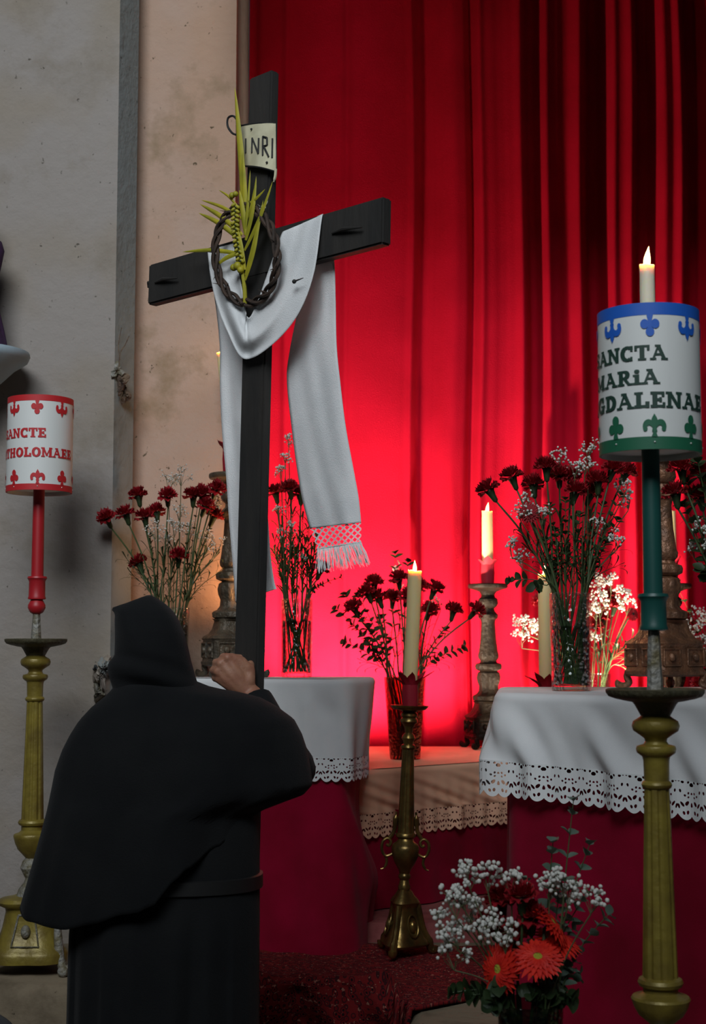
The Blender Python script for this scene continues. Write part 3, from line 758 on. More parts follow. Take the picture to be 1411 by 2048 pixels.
gilded(1309, 1383, 3.13, 'gilded candlestick at right with a green pole and blue and green lettered drum', 'green_paint', .128, False,
       dict(rad=.108, z0=.503, z1=.812, topm='blue_print', botm='green_print', inkm='ink_green', mot0=2, botband=.026, topband=.026, swap=False,
            lines=[('SANCTA', 21, .203 + .503, .031, .037), ('MARIA', 12, .152 + .503, .031, .0384), ('MAGDALENAE', 76, .103 + .503, .033, .0402)]), candle_h=.104)

# ------------------------------------------------------------------ brass candlesticks with yellow candles
def brass(base, dz, tilt, label, ch, cang):
    q = Quaternion((0, 1, 0), tilt)
    root = thing('brass_candlestick', label, 'candlestick', base, 'brass candlesticks with yellow candles', rot=q)
    def bl(b, n, m, p=None): return b.build(n, m, p or root, world=False)
    H = dz
    b = MB(); b.lathe([(.020, H - .016), (.030, H - .010), (.055, H - .006), (.064, H + .002), (.066, H + .008), (.062, H + .008), (.05, H + .0), (.012, H - .002)], 40); bl(b, 'drip_tray', 'brass')
    b = MB(); b.lathe([(.012, H - .003), (.010, H + .03), (.011, H + .05)], 16); bl(b, 'socket', 'brass')
    b = MB(); b.lathe([(.022, H - .014), (.029, H - .020), (.030, H - .028), (.024, H - .034), (.030, H - .040), (.031, H - .048), (.022, H - .056), (.014, H - .070), (.013, H - .086), (.020, H - .094), (.024, H - .104), (.018, H - .114), (.017, H - .124), (.024, H - .128), (.026, H - .136), (.022, H - .142)], 32); bl(b, 'knop', 'brass')
    b = MB(); b.lathe([(lerp(.0205, .030, f), lerp(H - .140, .40, f)) for f in [i / 10 for i in range(11)]], 80, rfun=lambda t, z, r: r * (1 - .09 * max(0, math.cos(8 * t)))); bl(b, 'fluted_shaft', 'brass')
    b = MB(); b.lathe([(.030, .405), (.034, .400), (.034, .392), (.026, .385), (.030, .375), (.044, .365), (.048, .350), (.045, .325), (.034, .300), (.022, .282), (.017, .268), (.021, .262), (.021, .254), (.015, .246), (.018, .232), (.022, .222), (.019, .212)], 36); bl(b, 'vase_knop', 'brass')
    for s in (-1, 1):
        b = MB()
        pts = [(.040, .335), (.066, .325), (.080, .345), (.078, .372), (.062, .385), (.050, .374), (.056, .360), (.066, .364)]
        b.tube(cr([(s * x, -.004, z) for x, z in pts], 5), .0052, 8)
        b.tube(cr([(s * .068, 0, .330), (s * .062, 0, .305), (s * .070, 0, .285), (s * .082, 0, .280)], 5), [.0048] * 10 + [.003] * 6, 8)
        b.tube(cr([(s * .055, 0, .385), (s * .040, 0, .41), (s * .036, 0, .45), (s * .033, 0, .475)], 5), [.007] * 8 + [.009] * 4 + [.004] * 4, 8)
        bl(b, 'scroll_handle', 'brass')
    tri = lambda t, z, r: r * (.78 + .30 * abs(math.cos(1.5 * (t + PI / 2 + .35))) ** 2)
    b = MB(); b.lathe([(.019, .215), (.026, .208), (.034, .195), (.046, .182), (.052, .172), (.044, .160), (.042, .150), (.048, .125), (.058, .09), (.070, .06), (.082, .045), (.086, .036), (.080, .028), (.05, .026)], 60, rfun=tri)
    base_o = bl(b, 'base', 'brass')
    for k in range(3):
        a = 2 * PI * k / 3 - PI / 2 - .35; d = Vector((math.cos(a), math.sin(a), 0)); pz = Vector((0, 0, 1))
        b = MB(); b.tube(cr([d * .050 + pz * .165, d * .058 + pz * .13, d * .072 + pz * .08, d * .092 + pz * .045, d * .098 + pz * .018, d * .110 + pz * .014, d * .112 + pz * .026], 4), [.010] * 12 + [.013] * 13, 8)
        b.ball(d * .100 + pz * .013, .0125, 10, 8); bl(b, 'foot', 'brass', base_o)
        a2 = a + PI / 3; d = Vector((math.cos(a2), math.sin(a2), 0)); sd = pz.cross(d); b = MB()
        ring = [d * (.050 + .018 * (.105 - z) / .07) + sd * x + pz * z for x, z in [(.022 * math.cos(t), .098 + .036 * math.sin(t)) for t in [2 * PI * i / 24 for i in range(25)]]]
        b.tube(ring, .003, 6); b.ball(d * .047 + pz * .095, (.014, .014, .022), 12, 8); bl(b, 'medallion', 'brass', base_o)
    # candle and cuff in world coordinates
    Mw = M_OF[root]; top0 = Mw @ Vector((0, 0, H + .045)); dirv = Quaternion((0, 1, 0), cang) @ Vector((0, 0, 1))
    candle(root, top0, top0 + dirv * ch, .0245, 'wax', fl=.85, power=2.6)
    petals_ring(root, top0 + dirv * .034, .027, .082, .046, 9, 5, neck=.080)
    return root
brass((at(802, 1300, 5.12).x, 5.12, PZ + .022), .83, math.radians(1.9), 'brass candlestick with a leaning lit candle standing on the red rug', .425, math.radians(2.6))
brass((at(1093, 1300, 5.2).x, 5.2, PZ + .0), .845, math.radians(-.3), 'yellow candle on a brass stand behind the tall vase on the right table', .42, math.radians(0))

# ------------------------------------------------------------------ carved altar candlesticks
def altar_cs(base, m, label, yaw, ch, cang, cuffseed, flame=True):
    root = thing('altar_candlestick', label, 'candlestick', base, 'carved altar candlesticks')
    c = Vector(base)
    sq = lambda t, r: r * .80 / max(abs(math.cos(t - yaw)), abs(math.sin(t - yaw)), .80) * 1.0
    def rf(t, z, r):
        if z < .215: return sq(t, r) * 1.04
        if .60 > z > .43: return r * (1 + .06 * math.sin(4 * t))
        return r * (1 + .025 * math.sin(10 * t))
    b = MB(); b.lathe([(.10, .040), (.118, .046), (.120, .056), (.114, .062), (.112, .135), (.118, .142), (.112, .150), (.092, .160), (.078, .178), (.070, .205), (.074, .215)], 64, c, rfun=rf)
    bo = b.build('base', m, root)
    for k in range(4):
        a = yaw + PI / 4 + k * PI / 2; d = Vector((math.cos(a), math.sin(a), 0)); pz = Vector((0, 0, 1))
        b = MB(); b.tube(cr([c + d * .108 + pz * .06, c + d * .118 + pz * .040, c + d * .112 + pz * .020, c + d * .128 + pz * .010, c + d * .146 + pz * .014, c + d * .142 + pz * .024], 4), .0115, 8); b.build('scroll_foot', m, bo)
        a = yaw + k * PI / 2; d = Vector((math.cos(a), math.sin(a), 0)); sd = pz.cross(d); b = MB()
        for x0 in (-.045, .045):
            b.tube([c + d * .0945 + sd * (x0 + x) + pz * z for x, z in ((-.030, .075), (.030, .075), (.030, .125), (-.030, .125), (-.030, .075))], .0045, 6)
            b.ball(c + d * .094 + sd * x0 + pz * .100, (.012, .012, .014), 10, 6)
        b.build('panel_frame', m, bo)
    b = MB(); b.lathe([(.060, .212), (.072, .220), (.074, .236), (.070, .242), (.056, .248), (.046, .262), (.044, .285), (.052, .305), (.055, .325), (.050, .345), (.040, .352), (.060, .362), (.062, .376), (.058, .386), (.040, .392), (.036, .402)], 60, c, rfun=rf); b.build('knop', m, root)
    b = MB(); b.lathe([(.036, .400), (.046, .412), (.048, .425), (.043, .445), (.036, .50), (.031, .575), (.034, .590), (.044, .598), (.046, .612), (.038, .622), (.030, .630), (.028, .645)], 60, c, rfun=rf); b.build('shaft', m, root)
    b = MB(); b.lathe([(.028, .643), (.040, .652), (.047, .666), (.044, .685), (.032, .695), (.030, .705), (.040, .720), (.060, .728), (.088, .736), (.092, .742), (.092, .752), (.088, .756), (.02, .753)], 48, c, rfun=lambda t, z, r: r * (1 + .012 * math.sin(24 * t))); b.build('drip_tray', m, root)
    d = Quaternion((0, 1, 0), cang) @ Vector((0, 0, 1)); t0 = c + Vector((0, 0, .755))
    if ch:
        candle(root, t0, t0 + d * ch, .0255 if ch < .36 else .019, 'wax', flame=flame, fl=.95, power=.8, lean=.006)
        petals_ring(root, t0 + d * .090, .030, .062, .040, 7, cuffseed, neck=.09)
    return root
altar_cs((at(464, 1300, 5.46).x, 5.46, ZL), 'bronze', 'dark bronze candlestick on the left table partly hidden by the cross', .35, .46, math.radians(-6.0), 3)
altar_cs((at(976, 1300, 6.84).x, 6.84, ZM), 'bronze_silhouette', 'dark carved candlestick on the middle altar in front of the red curtain', .2, .335, 0, 4)
altar_cs((at(1328, 1300, 4.62).x, 4.62, ZR), 'copper', 'copper-brown carved candlestick on the right table behind the green pole', .45, 0, 0, 6)
altar_cs((at(1345, 1300, 6.82).x, 6.82, ZM), 'bronze_silhouette', 'carved candlestick with a thin yellow candle behind the copper-brown one', .3, .335, 0, 8, flame=False)

# ------------------------------------------------------------------ the cross and what hangs on it
PSI, RHO, TAU = .7876, .0073, .0182
b0 = Vector((math.cos(PSI), -math.sin(PSI), 0)); n0 = Vector((-math.sin(PSI), -math.cos(PSI), 0)); zz = Vector((0, 0, 1))
u0 = math.cos(TAU) * zz - math.sin(TAU) * n0; CN = math.cos(TAU) * n0 + math.sin(TAU) * zz
CB = math.cos(RHO) * b0 - math.sin(RHO) * u0; CU = math.cos(RHO) * u0 + math.sin(RHO) * b0
CC = at(519, 512.8, 4.0)
CW, CTK, CH = .096, .032, .1225
def onc(px, py, off=0.0):      # the point of the plane 'off' in front of the cross's middle plane seen at that pixel
    r = ray(px, py); o = Vector((0, 0, CAMZ)); t = (CC + CN * off - o).dot(CN) / r.dot(CN); return o + r * t
root = thing('wooden_cross', 'tall black wooden cross held upright by the hooded person', 'cross', CC - CU * 2.05)
def beam(name, x0, x1, z0, z1, y0, y1):
    b = MB(); e = .004; rows = []
    for (d, zx) in ((e, 0), (0, e), (0, 1 - e), (e, 1)): pass
    vs = []
    def P(x, z, y): return CC + CB * x + CU * z + CN * y
    bm = bmesh.new(); vv = [bm.verts.new(P(x, z, y)) for x in (x0, x1) for z in (z0, z1) for y in (y0, y1)]
    for f in ((0, 1, 3, 2), (4, 6, 7, 5), (0, 4, 5, 1), (2, 3, 7, 6), (0, 2, 6, 4), (1, 5, 7, 3)): bm.faces.new([vv[i] for i in f])
    bmesh.ops.recalc_face_normals(bm, faces=bm.faces); bmesh.ops.bevel(bm, geom=bm.edges[:], offset=.005, segments=2, affect='EDGES')
    inv = M_OF[root].inverted(); bmesh.ops.transform(bm, matrix=inv, verts=bm.verts)
    me = bpy.data.meshes.new(name); bm.to_mesh(me); me.materials.append(MATS['wood_black']); return link(name, me, root)
beam('post', -CW / 2, CW / 2, -2.05, .521, -CTK / 2, CTK / 2)
beam('crossbar', -.489, .491, -CH / 2, CH / 2, -CTK / 2 - .0015, CTK / 2 + .0015)
for x, side in ((.36, 1), (-.40, -1)):        # dark iron spikes driven into the arms
    b = MB(); p = CC + CB * x + CN * (CTK / 2) + CU * .0; b.tube([p - CB * .05 + CN * .004, p + CN * .012, p + CB * .07 + CN * .014 - CU * .01], [.003, .006, .002], 8); b.build('spike', 'iron', root)
b = MB(); p = CC - CB * .489; b.tube([p + CN * .004 + CU * .01, p - CB * .016 + CU * .012, p - CB * .020 - CU * .003], [.006, .008, .003], 8); b.build('spike', 'iron', root)
b = MB(); p = onc(588, 563, .062); b.ball(p, .006, 8, 6); b.tube([p, onc(606, 556, .062)], [.003, .001], 6); b.build('nail', 'iron', root)
# INRI plaque: a cream scroll board with a dark outline, letters and a curl
pl = thing('plaque', 'cream scroll plaque lettered INRI nailed to the top of the cross', 'plaque', onc(517, 295, .03))
def board(px, py, o2=0): 
    f = (px - 484) / 66.0; return onc(px, py, CTK / 2 + .010 + .010 * math.sin(PI * min(max(f, 0), 1)) + o2)
tl, tr, br, bl_ = (481, 252), (551, 247), (552, 343), (486, 332)
def bp_(u, v, o2=0):
    top = (lerp(tl[0], tr[0], u), lerp(tl[1], tr[1], u) - 3 * math.sin(PI * u)); bot = (lerp(bl_[0], br[0], u), lerp(bl_[1], br[1], u) - 3 * math.sin(PI * u))
    return board(lerp(top[0], bot[0], v), lerp(top[1], bot[1], v), o2)
b = MB(); rows = []
for k in range(17): rows.append([bp_(k / 16, v) for v in (0, .25, .5, .75, 1)] + [bp_(k / 16, v, -.006) for v in (1, .75, .5, .25, 0)])
b.grid(rows, True, True, True); plb = b.build('board', 'paint_cream', pl, ang=30)
b = MB(); b.tube([bp_(k / 16, 0, -.002) for k in range(17)], .003, 6); b.tube([bp_(1, k / 8, -.002) for k in range(9)], .0025, 6); b.tube([bp_(k / 16, 1, -.002) for k in range(17)], .003, 6); b.build('outline', 'black', plb)
b = MB(); b.tube(cr([onc(481, 252, .03), onc(468, 233, .03), onc(456, 236, .03), onc(455, 252, .03), onc(464, 266, .03), onc(474, 270, .03)], 6), .0032, 6); b.build('scroll_curl', 'black', pl)
b = MB(); b.tube(cr([onc(551, 338, .03), onc(550, 352, .03), onc(547, 364, .03)], 6), [.004] * 10 + [.002] * 3, 6); b.build('scroll_tail', 'paint_cream', pl)
def strokes(name, segs):
    b = MB()
    for (u0_, v0_, u1_, v1_) in segs: b.tube([bp_(lerp(u0_, u1_, k / 4), lerp(v0_, v1_, k / 4), .0012) for k in range(5)], .0026, 6)
    b.build(name, 'black', plb)
strokes('letter', [(.125, .33, .10, .68)])
strokes('letter', [(.28, .68, .31, .33), (.31, .33, .47, .69), (.47, .69, .50, .34)])
strokes('letter', [(.60, .72, .62, .30), (.62, .30, .74, .32), (.74, .32, .74, .48), (.74, .48, .61, .52), (.64, .52, .78, .73)])
strokes('letter', [(.90, .32, .88, .73)])
for u_, v_ in ((.30, .12), (.72, .86)):
    b = MB(); b.ball(bp_(u_, v_, .002), .0034, 8, 5); b.build('nail', 'iron', plb)

# crown of thorns: plaited dark twigs hung on the middle of the cross
cr_root = thing('crown_of_thorns', 'plaited brown crown of thorns hanging at the centre of the cross', 'crown', onc(490, 512, .03))
ell = []
for k in range(60):
    t = 2 * PI * k / 60; px = 492 + 62 * math.cos(t); py = 510 - 96 * math.sin(t) + 6 * math.cos(t)
    ell.append(onc(px, py, .066 + .012 * math.cos(2 * t)))
for st in range(3):
    pts = []; 
    for k in range(60):
        tn = (ell[(k + 1) % 60] - ell[k - 1]).normalized(); s1 = CN; s2 = tn.cross(CN).normalized(); a = k * .62 + st * 2 * PI / 3
        pts.append(ell[k] + s1 * .006 * math.cos(a) + s2 * .0095 * math.sin(a))
    b = MB(); pts = cr(pts, 2, True); pts.append(pts[0]); b.tube(pts, .0052, 6, cap=False); b.build('twig', 'thorn', cr_root)
for k in range(26):
    p = ell[(k * 7 + 3) % 60]; d = (Vector((R.uniform(-1, 1), R.uniform(-1, 1), R.uniform(-1, 1))) + CN * .4).normalized()
    b = MB(); b.tube([p, p + d * .013, p + d * R.uniform(.02, .032)], [.0026, .0018, .0004], 5); b.build('thorn', 'thorn', cr_root)
b = MB()
for k in range(7):
    p = onc(524 + R.uniform(-6, 10), 417 + R.uniform(-5, 5), .05); b.tube(cr([p, p + CB * R.uniform(-.012, .012) + CU * .006, p + CB * R.uniform(-.02, .02) + CU * R.uniform(-.004, .016)], 3), .0009, 4)
b.build('twine', 'gyp', cr_root)

# plaited palm frond in front of the cross
pr = thing('palm_frond', 'plaited yellow-green palm frond upright against the cross', 'palm frond', onc(492, 600, .06))
def blade(pts, w0, n, twist=0, m='palm', parent=pr, name='blade', fold=.35):
    pts = cr([onc(*p) for p in pts], 5); b = MB(); rows = []; N = len(pts); w0 = w0 * 1.45
    for i, p in enumerate(pts):
        f = i / (N - 1); tn = (pts[min(i + 1, N - 1)] - pts[max(i - 1, 0)]).normalized(); sd = tn.cross(CN).normalized(); nn = sd.cross(tn)
        wd = w0 * (.35 + .65 * math.sin(PI * min(1, f * 1.5 + .15) * .5)) * (1 - f ** 3)
        rows.append([p - sd * wd - nn * wd * fold, p - sd * wd * .5, p + nn * wd * fold * .5, p + sd * wd * .5, p + sd * wd - nn * wd * fold])
    b.grid(rows); return b.build(name, m, parent, ang=180)
blade([(483, 400, .055), (481, 340, .06), (475, 260, .065), (469, 174, .07)], .0105, 1)
blade([(487, 450, .055), (486, 380, .06), (484, 300, .065)], .009, 1)
for a, c, wd in (((484, 470), (399, 408), .006), ((480, 480), (397, 426), .006), ((487, 440), (402, 400), .004), ((488, 500), (545, 362), .006), ((490, 480), (512, 352), .007), ((488, 470), (500, 340), .005), ((490, 550), (526, 400), .007),
                 ((484, 508), (364, 504), .0048), ((480, 505), (424, 538), .0055), ((488, 412), (530, 378), .004), ((480, 420), (437, 380), .003), ((492, 440), (508, 375), .005), ((490, 470), (478, 380), .008), ((488, 540), (476, 460), .007), ((489, 560), (520, 430), .006)):
    mx, my = lerp(a[0], c[0], .5), lerp(a[1], c[1], .5); bow = 6 if c[0] < a[0] else -4
    blade([(a[0], a[1], .06), (mx + R.uniform(-2, 2), my - bow, .07), (c[0], c[1], .068)], wd, 1)
b = MB(); b.tube(cr([onc(474, 440, .062), onc(478, 480, .062), onc(484, 540, .062), onc(489, 580, .058), onc(490, 613, .055)], 5), [.005] * 14 + [.006] * 7, 8); b.build('stalk', 'palm', pr)
for k in range(13):       # the plait down the stalk
    y = 410 + k * 9; x = interp([(400, 471), (450, 470), (480, 474), (530, 482)], y)
    for s in (-1, 1):
        b = MB(); b.ball(onc(x + s * 4, y + (4 if s > 0 else 0), .068), (.0085, .006, .0050), 8, 6, M=Matrix.Rotation(.6 * s, 3, 'Y')); b.build('plait_knot', 'palm', pr)
b = MB()
for y in range(414, 525, 9): b.ball(onc(interp([(400, 471), (450, 470), (480, 474), (530, 482)], y), y, .073), .0032, 6, 5)
b.build('plait_shadow_beads', 'leaf', pr)
for px, py, r_ in ((475, 532, .012), (481, 540, .010), (467, 535, .010), (464, 391, .009), (471, 388, .008)):
    b = MB(); b.ball(onc(px, py, .07), r_, 10, 8); b.build('woven_rosette', 'palm', pr)

# linen shroud over the arms of the cross
sh = thing('shroud', 'white linen shroud with fringed end draped over the arms of the cross', 'cloth', onc(505, 560, .05))
def ribbon(rowsdef, name, nr=10, nc=16, wrinkle=.004, fold=None, uvs=None, m='shroud', parent=None):
    b = MB(); A = cr([Vector((r[0][0], r[0][1], r[2])) for r in rowsdef], nr); B = cr([Vector((r[1][0], r[1][1], r[3] if len(r) > 3 else r[2])) for r in rowsdef], nr)
    rows = []
    for i, (p, q) in enumerate(zip(A, B)):
        f = i / (len(A) - 1); row = []
        for k in range(nc + 1):
            t = k / nc; s = p.lerp(q, t); off = s.z + wrinkle * (math.sin(t * 9 + f * 7) + .6 * math.sin(t * 17 - f * 11)) * math.sin(PI * t) + (fold(t, f) if fold else 0)
            row.append(onc(s.x, s.y, off))
        rows.append(row)
    b.grid(rows); o = b.build(name, m, parent or sh, ang=180); md = o.modifiers.new('thick', 'SOLIDIFY'); md.thickness = .0015; return o, rows
T2 = CTK / 2 + .006
def swfold(t, f):
    g = math.exp(-((f - .5) / .16) ** 2)
    return -.014 * math.exp(-((t - .10) / .12) ** 2) * g + .012 * math.sin(PI * t) * g + .006 * math.sin(t * 11 + 1.5) * (.3 + g) - .012 * math.exp(-((f - .5 - .02 * t) / .012) ** 2) * (1 - .4 * t)
ribbon([((466, 486), (415, 499), -.020), ((466, 487), (415, 500), .012), ((467, 491), (415, 506), T2 + .004), ((472, 525), (420, 550), T2 + .012), ((481, 565), (432, 605), T2 + .018), ((488, 606), (454, 662), T2 + .022), ((493, 632), (487, 717), T2 + .028),
        ((501, 632), (540, 692), T2 + .026), ((517, 596), (593, 632), T2 + .022), ((541, 528), (626, 550), T2 + .016), ((560, 474), (642, 442), T2 + .004), ((566, 462), (645, 429), .012), ((567, 461), (646, 428), -.020)],
       'front_swag', nr=9, nc=22, wrinkle=.0025, fold=swfold)
TB = -CTK / 2 - .006
tail_r = [((568, 461), (646, 428), -.020), ((585, 490), (655, 450), TB), ((600, 545), (668, 522), TB - .01), ((597, 610), (671, 600), TB - .025), ((580, 700), (673, 690), TB - .035), ((574, 760), (680, 762), TB - .04), ((584, 860), (691, 852), TB - .045), ((596, 950), (707, 940), TB - .05), ((606, 1005), (717, 995), TB - .05), ((620, 1057), (722, 1045), TB - .05)]
_, rr_ = ribbon(tail_r, 'right_tail', nr=9, nc=18, wrinkle=.003, fold=lambda t, f: .010 * math.sin(PI * t) + .005 * math.sin(t * 7 + f * 3))
# openwork band and fringe at the end of that tail
last = rr_[-1]; b = MB(); rows = []; uv = []
for k in range(5):
    f = k / 4
    for j, p in enumerate(last):
        t = j / (len(last) - 1); px_, py_ = lerp(lerp(620, 722, t), lerp(634, 722, t), f), lerp(lerp(1057, 1045, t), lerp(1098, 1084, t), f)
        q = onc(px_, py_, TB - .05 + .010 * math.sin(PI * t) + .005 * math.sin(t * 7 + 3)); uv.append((t * .105, f * .045)); rows.append(q)
b.grid([rows[i * len(last):(i + 1) * len(last)] for i in range(5)], uv=uv); nb = b.build('openwork_band', 'net', sh, ang=180)
b = MB(); bot = rows[-len(last):]
for k in range(110):
    t = (k + R.uniform(.2, .8)) / 110; i = min(int(t * (len(bot) - 1)), len(bot) - 2); p = bot[i].lerp(bot[i + 1], t * (len(bot) - 1) - i)
    e = onc(lerp(632, 742, t) + R.uniform(-4, 4), lerp(1143, 1128, t) + R.uniform(-6, 5), TB - .05 + R.uniform(-.01, .02))
    b.tube([p, p.lerp(e, .5) + Vector((R.uniform(-.004, .004), 0, 0)), e], [.0013, .0012, .0008], 4)
b.tube(bot, .002, 5)
fr = stuff(b.build('fringe', 'shroud', sh))
tail_l = [((415, 498), (466, 486), -.020), ((416, 512), (480, 500), TB), ((424, 560), (500, 550), TB - .01), ((434, 630), (510, 620), TB - .02), ((440, 700), (515, 690), TB - .03), ((440, 770), (518, 760), TB - .035), ((444, 860), (522, 850), TB - .04), ((452, 950), (528, 950), TB - .04), ((458, 1040), (536, 1040), TB - .045), ((464, 1110), (541, 1110), TB - .045), ((468, 1160), (548, 1160), TB - .045), ((471, 1205), (553, 1178), TB - .045)]
ribbon(tail_l, 'left_tail', nr=7, nc=14, wrinkle=.003, fold=lambda t, f: .006 * math.sin(t * 8 + f * 4))

# ------------------------------------------------------------------ the hooded person
YP = 3.66
person = thing('person', 'hooded person in black cape and robe seen from behind gripping the cross', 'person', (at(330, 1300, YP).x, YP, 0))
cape_rows = [(1362, 240, 385, .07), (1376, 226, 420, .09), (1386, 218, 478, .105), (1395, 208, 515, .115), (1412, 186, 548, .130), (1440, 160, 586, .148), (1470, 141, 602, .160), (1500, 126, 612, .168), (1540, 112, 620, .176), (1572, 106, 624, .180), (1592, 102, 606, .182), (1608, 99, 562, .185), (1622, 96, 530, .187), (1660, 86, 523, .190), (1700, 75, 521, .192), (1760, 58, 520, .195), (1815, 42, 520, .196), (1850, 34, 520, .196)]
def rowf(rows, y, k): return sm([(r[0], r[k]) for r in rows], y) if k < 0 else interp([(r[0], r[k]) for r in rows], y)
hem_keys = [(-1, 1810), (-.82, 1827), (-.5, 1834), (-.25, 1822), (0, 1800), (.15, 1782), (.26, 1742), (.38, 1716), (.6, 1680), (.8, 1648), (1, 1608)]
def body_ring(rows, y, phi, wob=0):
    L, R_, dp = (rowf(rows, y, k) for k in (1, 2, 3)); z = zat(y, YP)
    xl, xr = at(L, y, YP).x, at(R_, y, YP).x; xcn = (xl + xr) / 2; a = (xr - xl) / 2
    c, s = math.cos(phi), math.sin(phi); ex = .88
    cx = math.copysign(abs(c) ** ex, c); sy = math.copysign(abs(s) ** ex, s)
    return Vector((xcn + a * cx, YP - dp * sy * (1 + wob) + .05 * max(0, c) ** 2, z))
b = MB(); rows = []; NPH = 120
for i in range(44):
    t = i / 43; row = []
    for k in range(NPH):
        phi = 2 * PI * k / NPH; c = math.cos(phi); hem = sm(hem_keys, c); y = lerp(1362, hem, t)
        w_ = .03 * t * math.sin(9 * phi + 2 * t) + .02 * t * math.sin(17 * phi) + .012 * math.sin(5 * phi + 6 * t)
        # pleat running from the shoulder down to the hem's step
        if math.sin(phi) > 0: w_ += .10 * smooth01(t * 1.6) * (1 / (1 + math.exp(-(c - .13 + .10 * t) * 40)) - .5) * (1 - smooth01((c - .2) / .5))
        row.append(body_ring(cape_rows, y, phi, w_))
    rows.append(row)
b.grid(rows, True); cape = b.build('cape', 'robe_black', person, ang=180); md = cape.modifiers.new('thick', 'SOLIDIFY'); md.thickness = .004
hood_rows = [(1190, 292, 301, .010), (1196, 276, 312, .035), (1204, 256, 324, .055), (1212, 238, 334, .070), (1222, 229, 344, .085), (1240, 228, 355, .098), (1265, 229, 365, .108), (1290, 229, 372, .112), (1312, 228, 377, .112), (1322, 219, 379, .114), (1332, 214, 382, .116), (1350, 216, 387, .112), (1368, 222, 393, .104), (1384, 226, 399, .098)]
b = MB(); rows = []
for i in range(40):
    y = lerp(1190, 1384, i / 39); row = []
    for k in range(72):
        phi = math.radians(lerp(-62, 242, k / 71))
        w_ = .05 * math.sin(4 * phi + y * .03) + .05 * math.sin(y * .11 + 2.5 * phi) * smooth01((y - 1290) / 40)
        p = body_ring(hood_rows, y, phi, w_)
        p += Vector((0, .02 - .05 * max(0, math.cos(phi)) ** 2, 0))
        # left ear-like corner of the hood
        tip = math.exp(-((y - 1216) / 7.0) ** 2) * max(0, -math.cos(phi)) ** 10; p.x -= .016 * tip
        row.append(p)
    rows.append(row)
b.grid(rows); hood = b.build('hood', 'robe_black', person, ang=180); md = hood.modifiers.new('thick', 'SOLIDIFY'); md.thickness = .004
b = MB(); rows = []
robe_rows = [(1560, 215, 505, .12), (1640, 185, 519, .15), (1750, 165, 519, .155), (1775, 158, 519, .155), (1850, 141, 519, .165), (1950, 138, 518, .175), (2048, 136, 518, .185), (2300, 128, 528, .20), (2560, 118, 540, .215)]
yfl = 1300 + (CAMZ - .015) * FPX / YP
for i in range(46):
    y = lerp(1560, 2540, i / 45); row = []
    for k in range(140):
        phi = 2 * PI * k / 140; f = smooth01((y - 1740) / 250)
        w_ = .10 * f * (abs(math.sin(7 * phi + .6)) ** .6 - .6) + .05 * f * math.sin(19 * phi) + .02 * math.sin(3 * phi)
        p = body_ring(robe_rows, y, phi, w_); p.y -= .05 * max(0, math.cos(phi)) ** 2; p.z = max(p.z, .012); row.append(p)
    rows.append(row)
b.grid(rows, True); b.build('robe', 'robe_black', person, ang=180)
b = MB(); rows = []
for y, g in ((1744, 1.0), (1746, 1.035), (1772, 1.035), (1774, 1.0)):
    row = []
    for k in range(90):
        p = body_ring(robe_rows, y, 2 * PI * k / 90); c = Vector((at(340, 1300, YP).x, YP, p.z)); p.y -= .05 * max(0, math.cos(2 * PI * k / 90)) ** 2; row.append(c + (p - c) * g)
    rows.append(row)
b.grid(rows, True); belt = b.build('belt', 'leather', person)
# body: one continuous surface (head, neck, trunk, arms, hands, legs)
b = MB()
def limb(pts, rad, n=14):
    P = cr(pts, 5); Rr = [interp([(i / (len(rad) - 1), r) for i, r in enumerate(rad)], k / (len(P) - 1)) for k in range(len(P))]
    b.tube(P, Rr, n); b.ball(P[0], Rr[0], 12, 8); b.ball(P[-1], Rr[-1], 12, 8)
xp = at(318, 1300, YP).x; hx = at(303, 1300, YP).x + .01
def V3(x, y, z): return Vector((x, y, z))
b.ball(V3(hx, YP + .03, 1.600), (.066, .086, .100), 20, 14)                     # skull
b.ball(V3(hx, YP + .065, 1.555), (.050, .055, .070), 16, 10)                    # jaw and face
b.ball(V3(hx, YP + .122, 1.585), (.012, .018, .022), 10, 8)                     # nose
b.ball(V3(hx, YP + .112, 1.547), (.022, .010, .008), 10, 6)                     # mouth
for s in (-1, 1):
    b.ball(V3(hx + s * .067, YP + .03, 1.590), (.010, .018, .028), 10, 8)       # ears
    b.ball(V3(hx + s * .028, YP + .105, 1.612), (.018, .012, .010), 10, 8)      # brows
limb([V3(hx, YP + .02, 1.56), V3(xp + .01, YP, 1.46)], [.052, .058])
b.ball(V3(xp, YP, 1.35), (.150, .080, .115), 20, 12); b.ball(V3(xp, YP, 1.20), (.145, .09, .16), 20, 12); b.ball(V3(xp, YP, .98), (.15, .095, .14), 20, 12)
for s in (-1, 1):
    limb([V3(xp + s * .08, YP, .95), V3(xp + s * .09, YP + .01, .52), V3(xp + s * .09, YP - .01, .10)], [.085, .055, .036])
    b.ball(V3(xp + s * .09, YP + .06, .045), (.042, .115, .036), 14, 8)
sl = V3(xp - .13, YP, 1.37); limb([sl, V3(xp - .165, YP + .03, 1.14), V3(xp - .10, YP + .09, 1.06)], [.048, .042, .030])
b.ball(V3(xp - .06, YP + .105, 1.06), (.045, .022, .035), 12, 8)
for k in range(4): limb([V3(xp - .03, YP + .105, 1.085 - .017 * k), V3(xp + .01, YP + .112, 1.082 - .017 * k), V3(xp + .02, YP + .10, 1.078 - .017 * k)], [.009, .008, .007], 8)
limb([V3(xp - .06, YP + .10, 1.09), V3(xp - .03, YP + .09, 1.115), V3(xp, YP + .09, 1.12)], [.011, .010, .008], 8)
sr = V3(xp + .17, YP + .01, 1.41); el = at(585, 1548, 3.76); wr = at(503, 1391, 3.925)
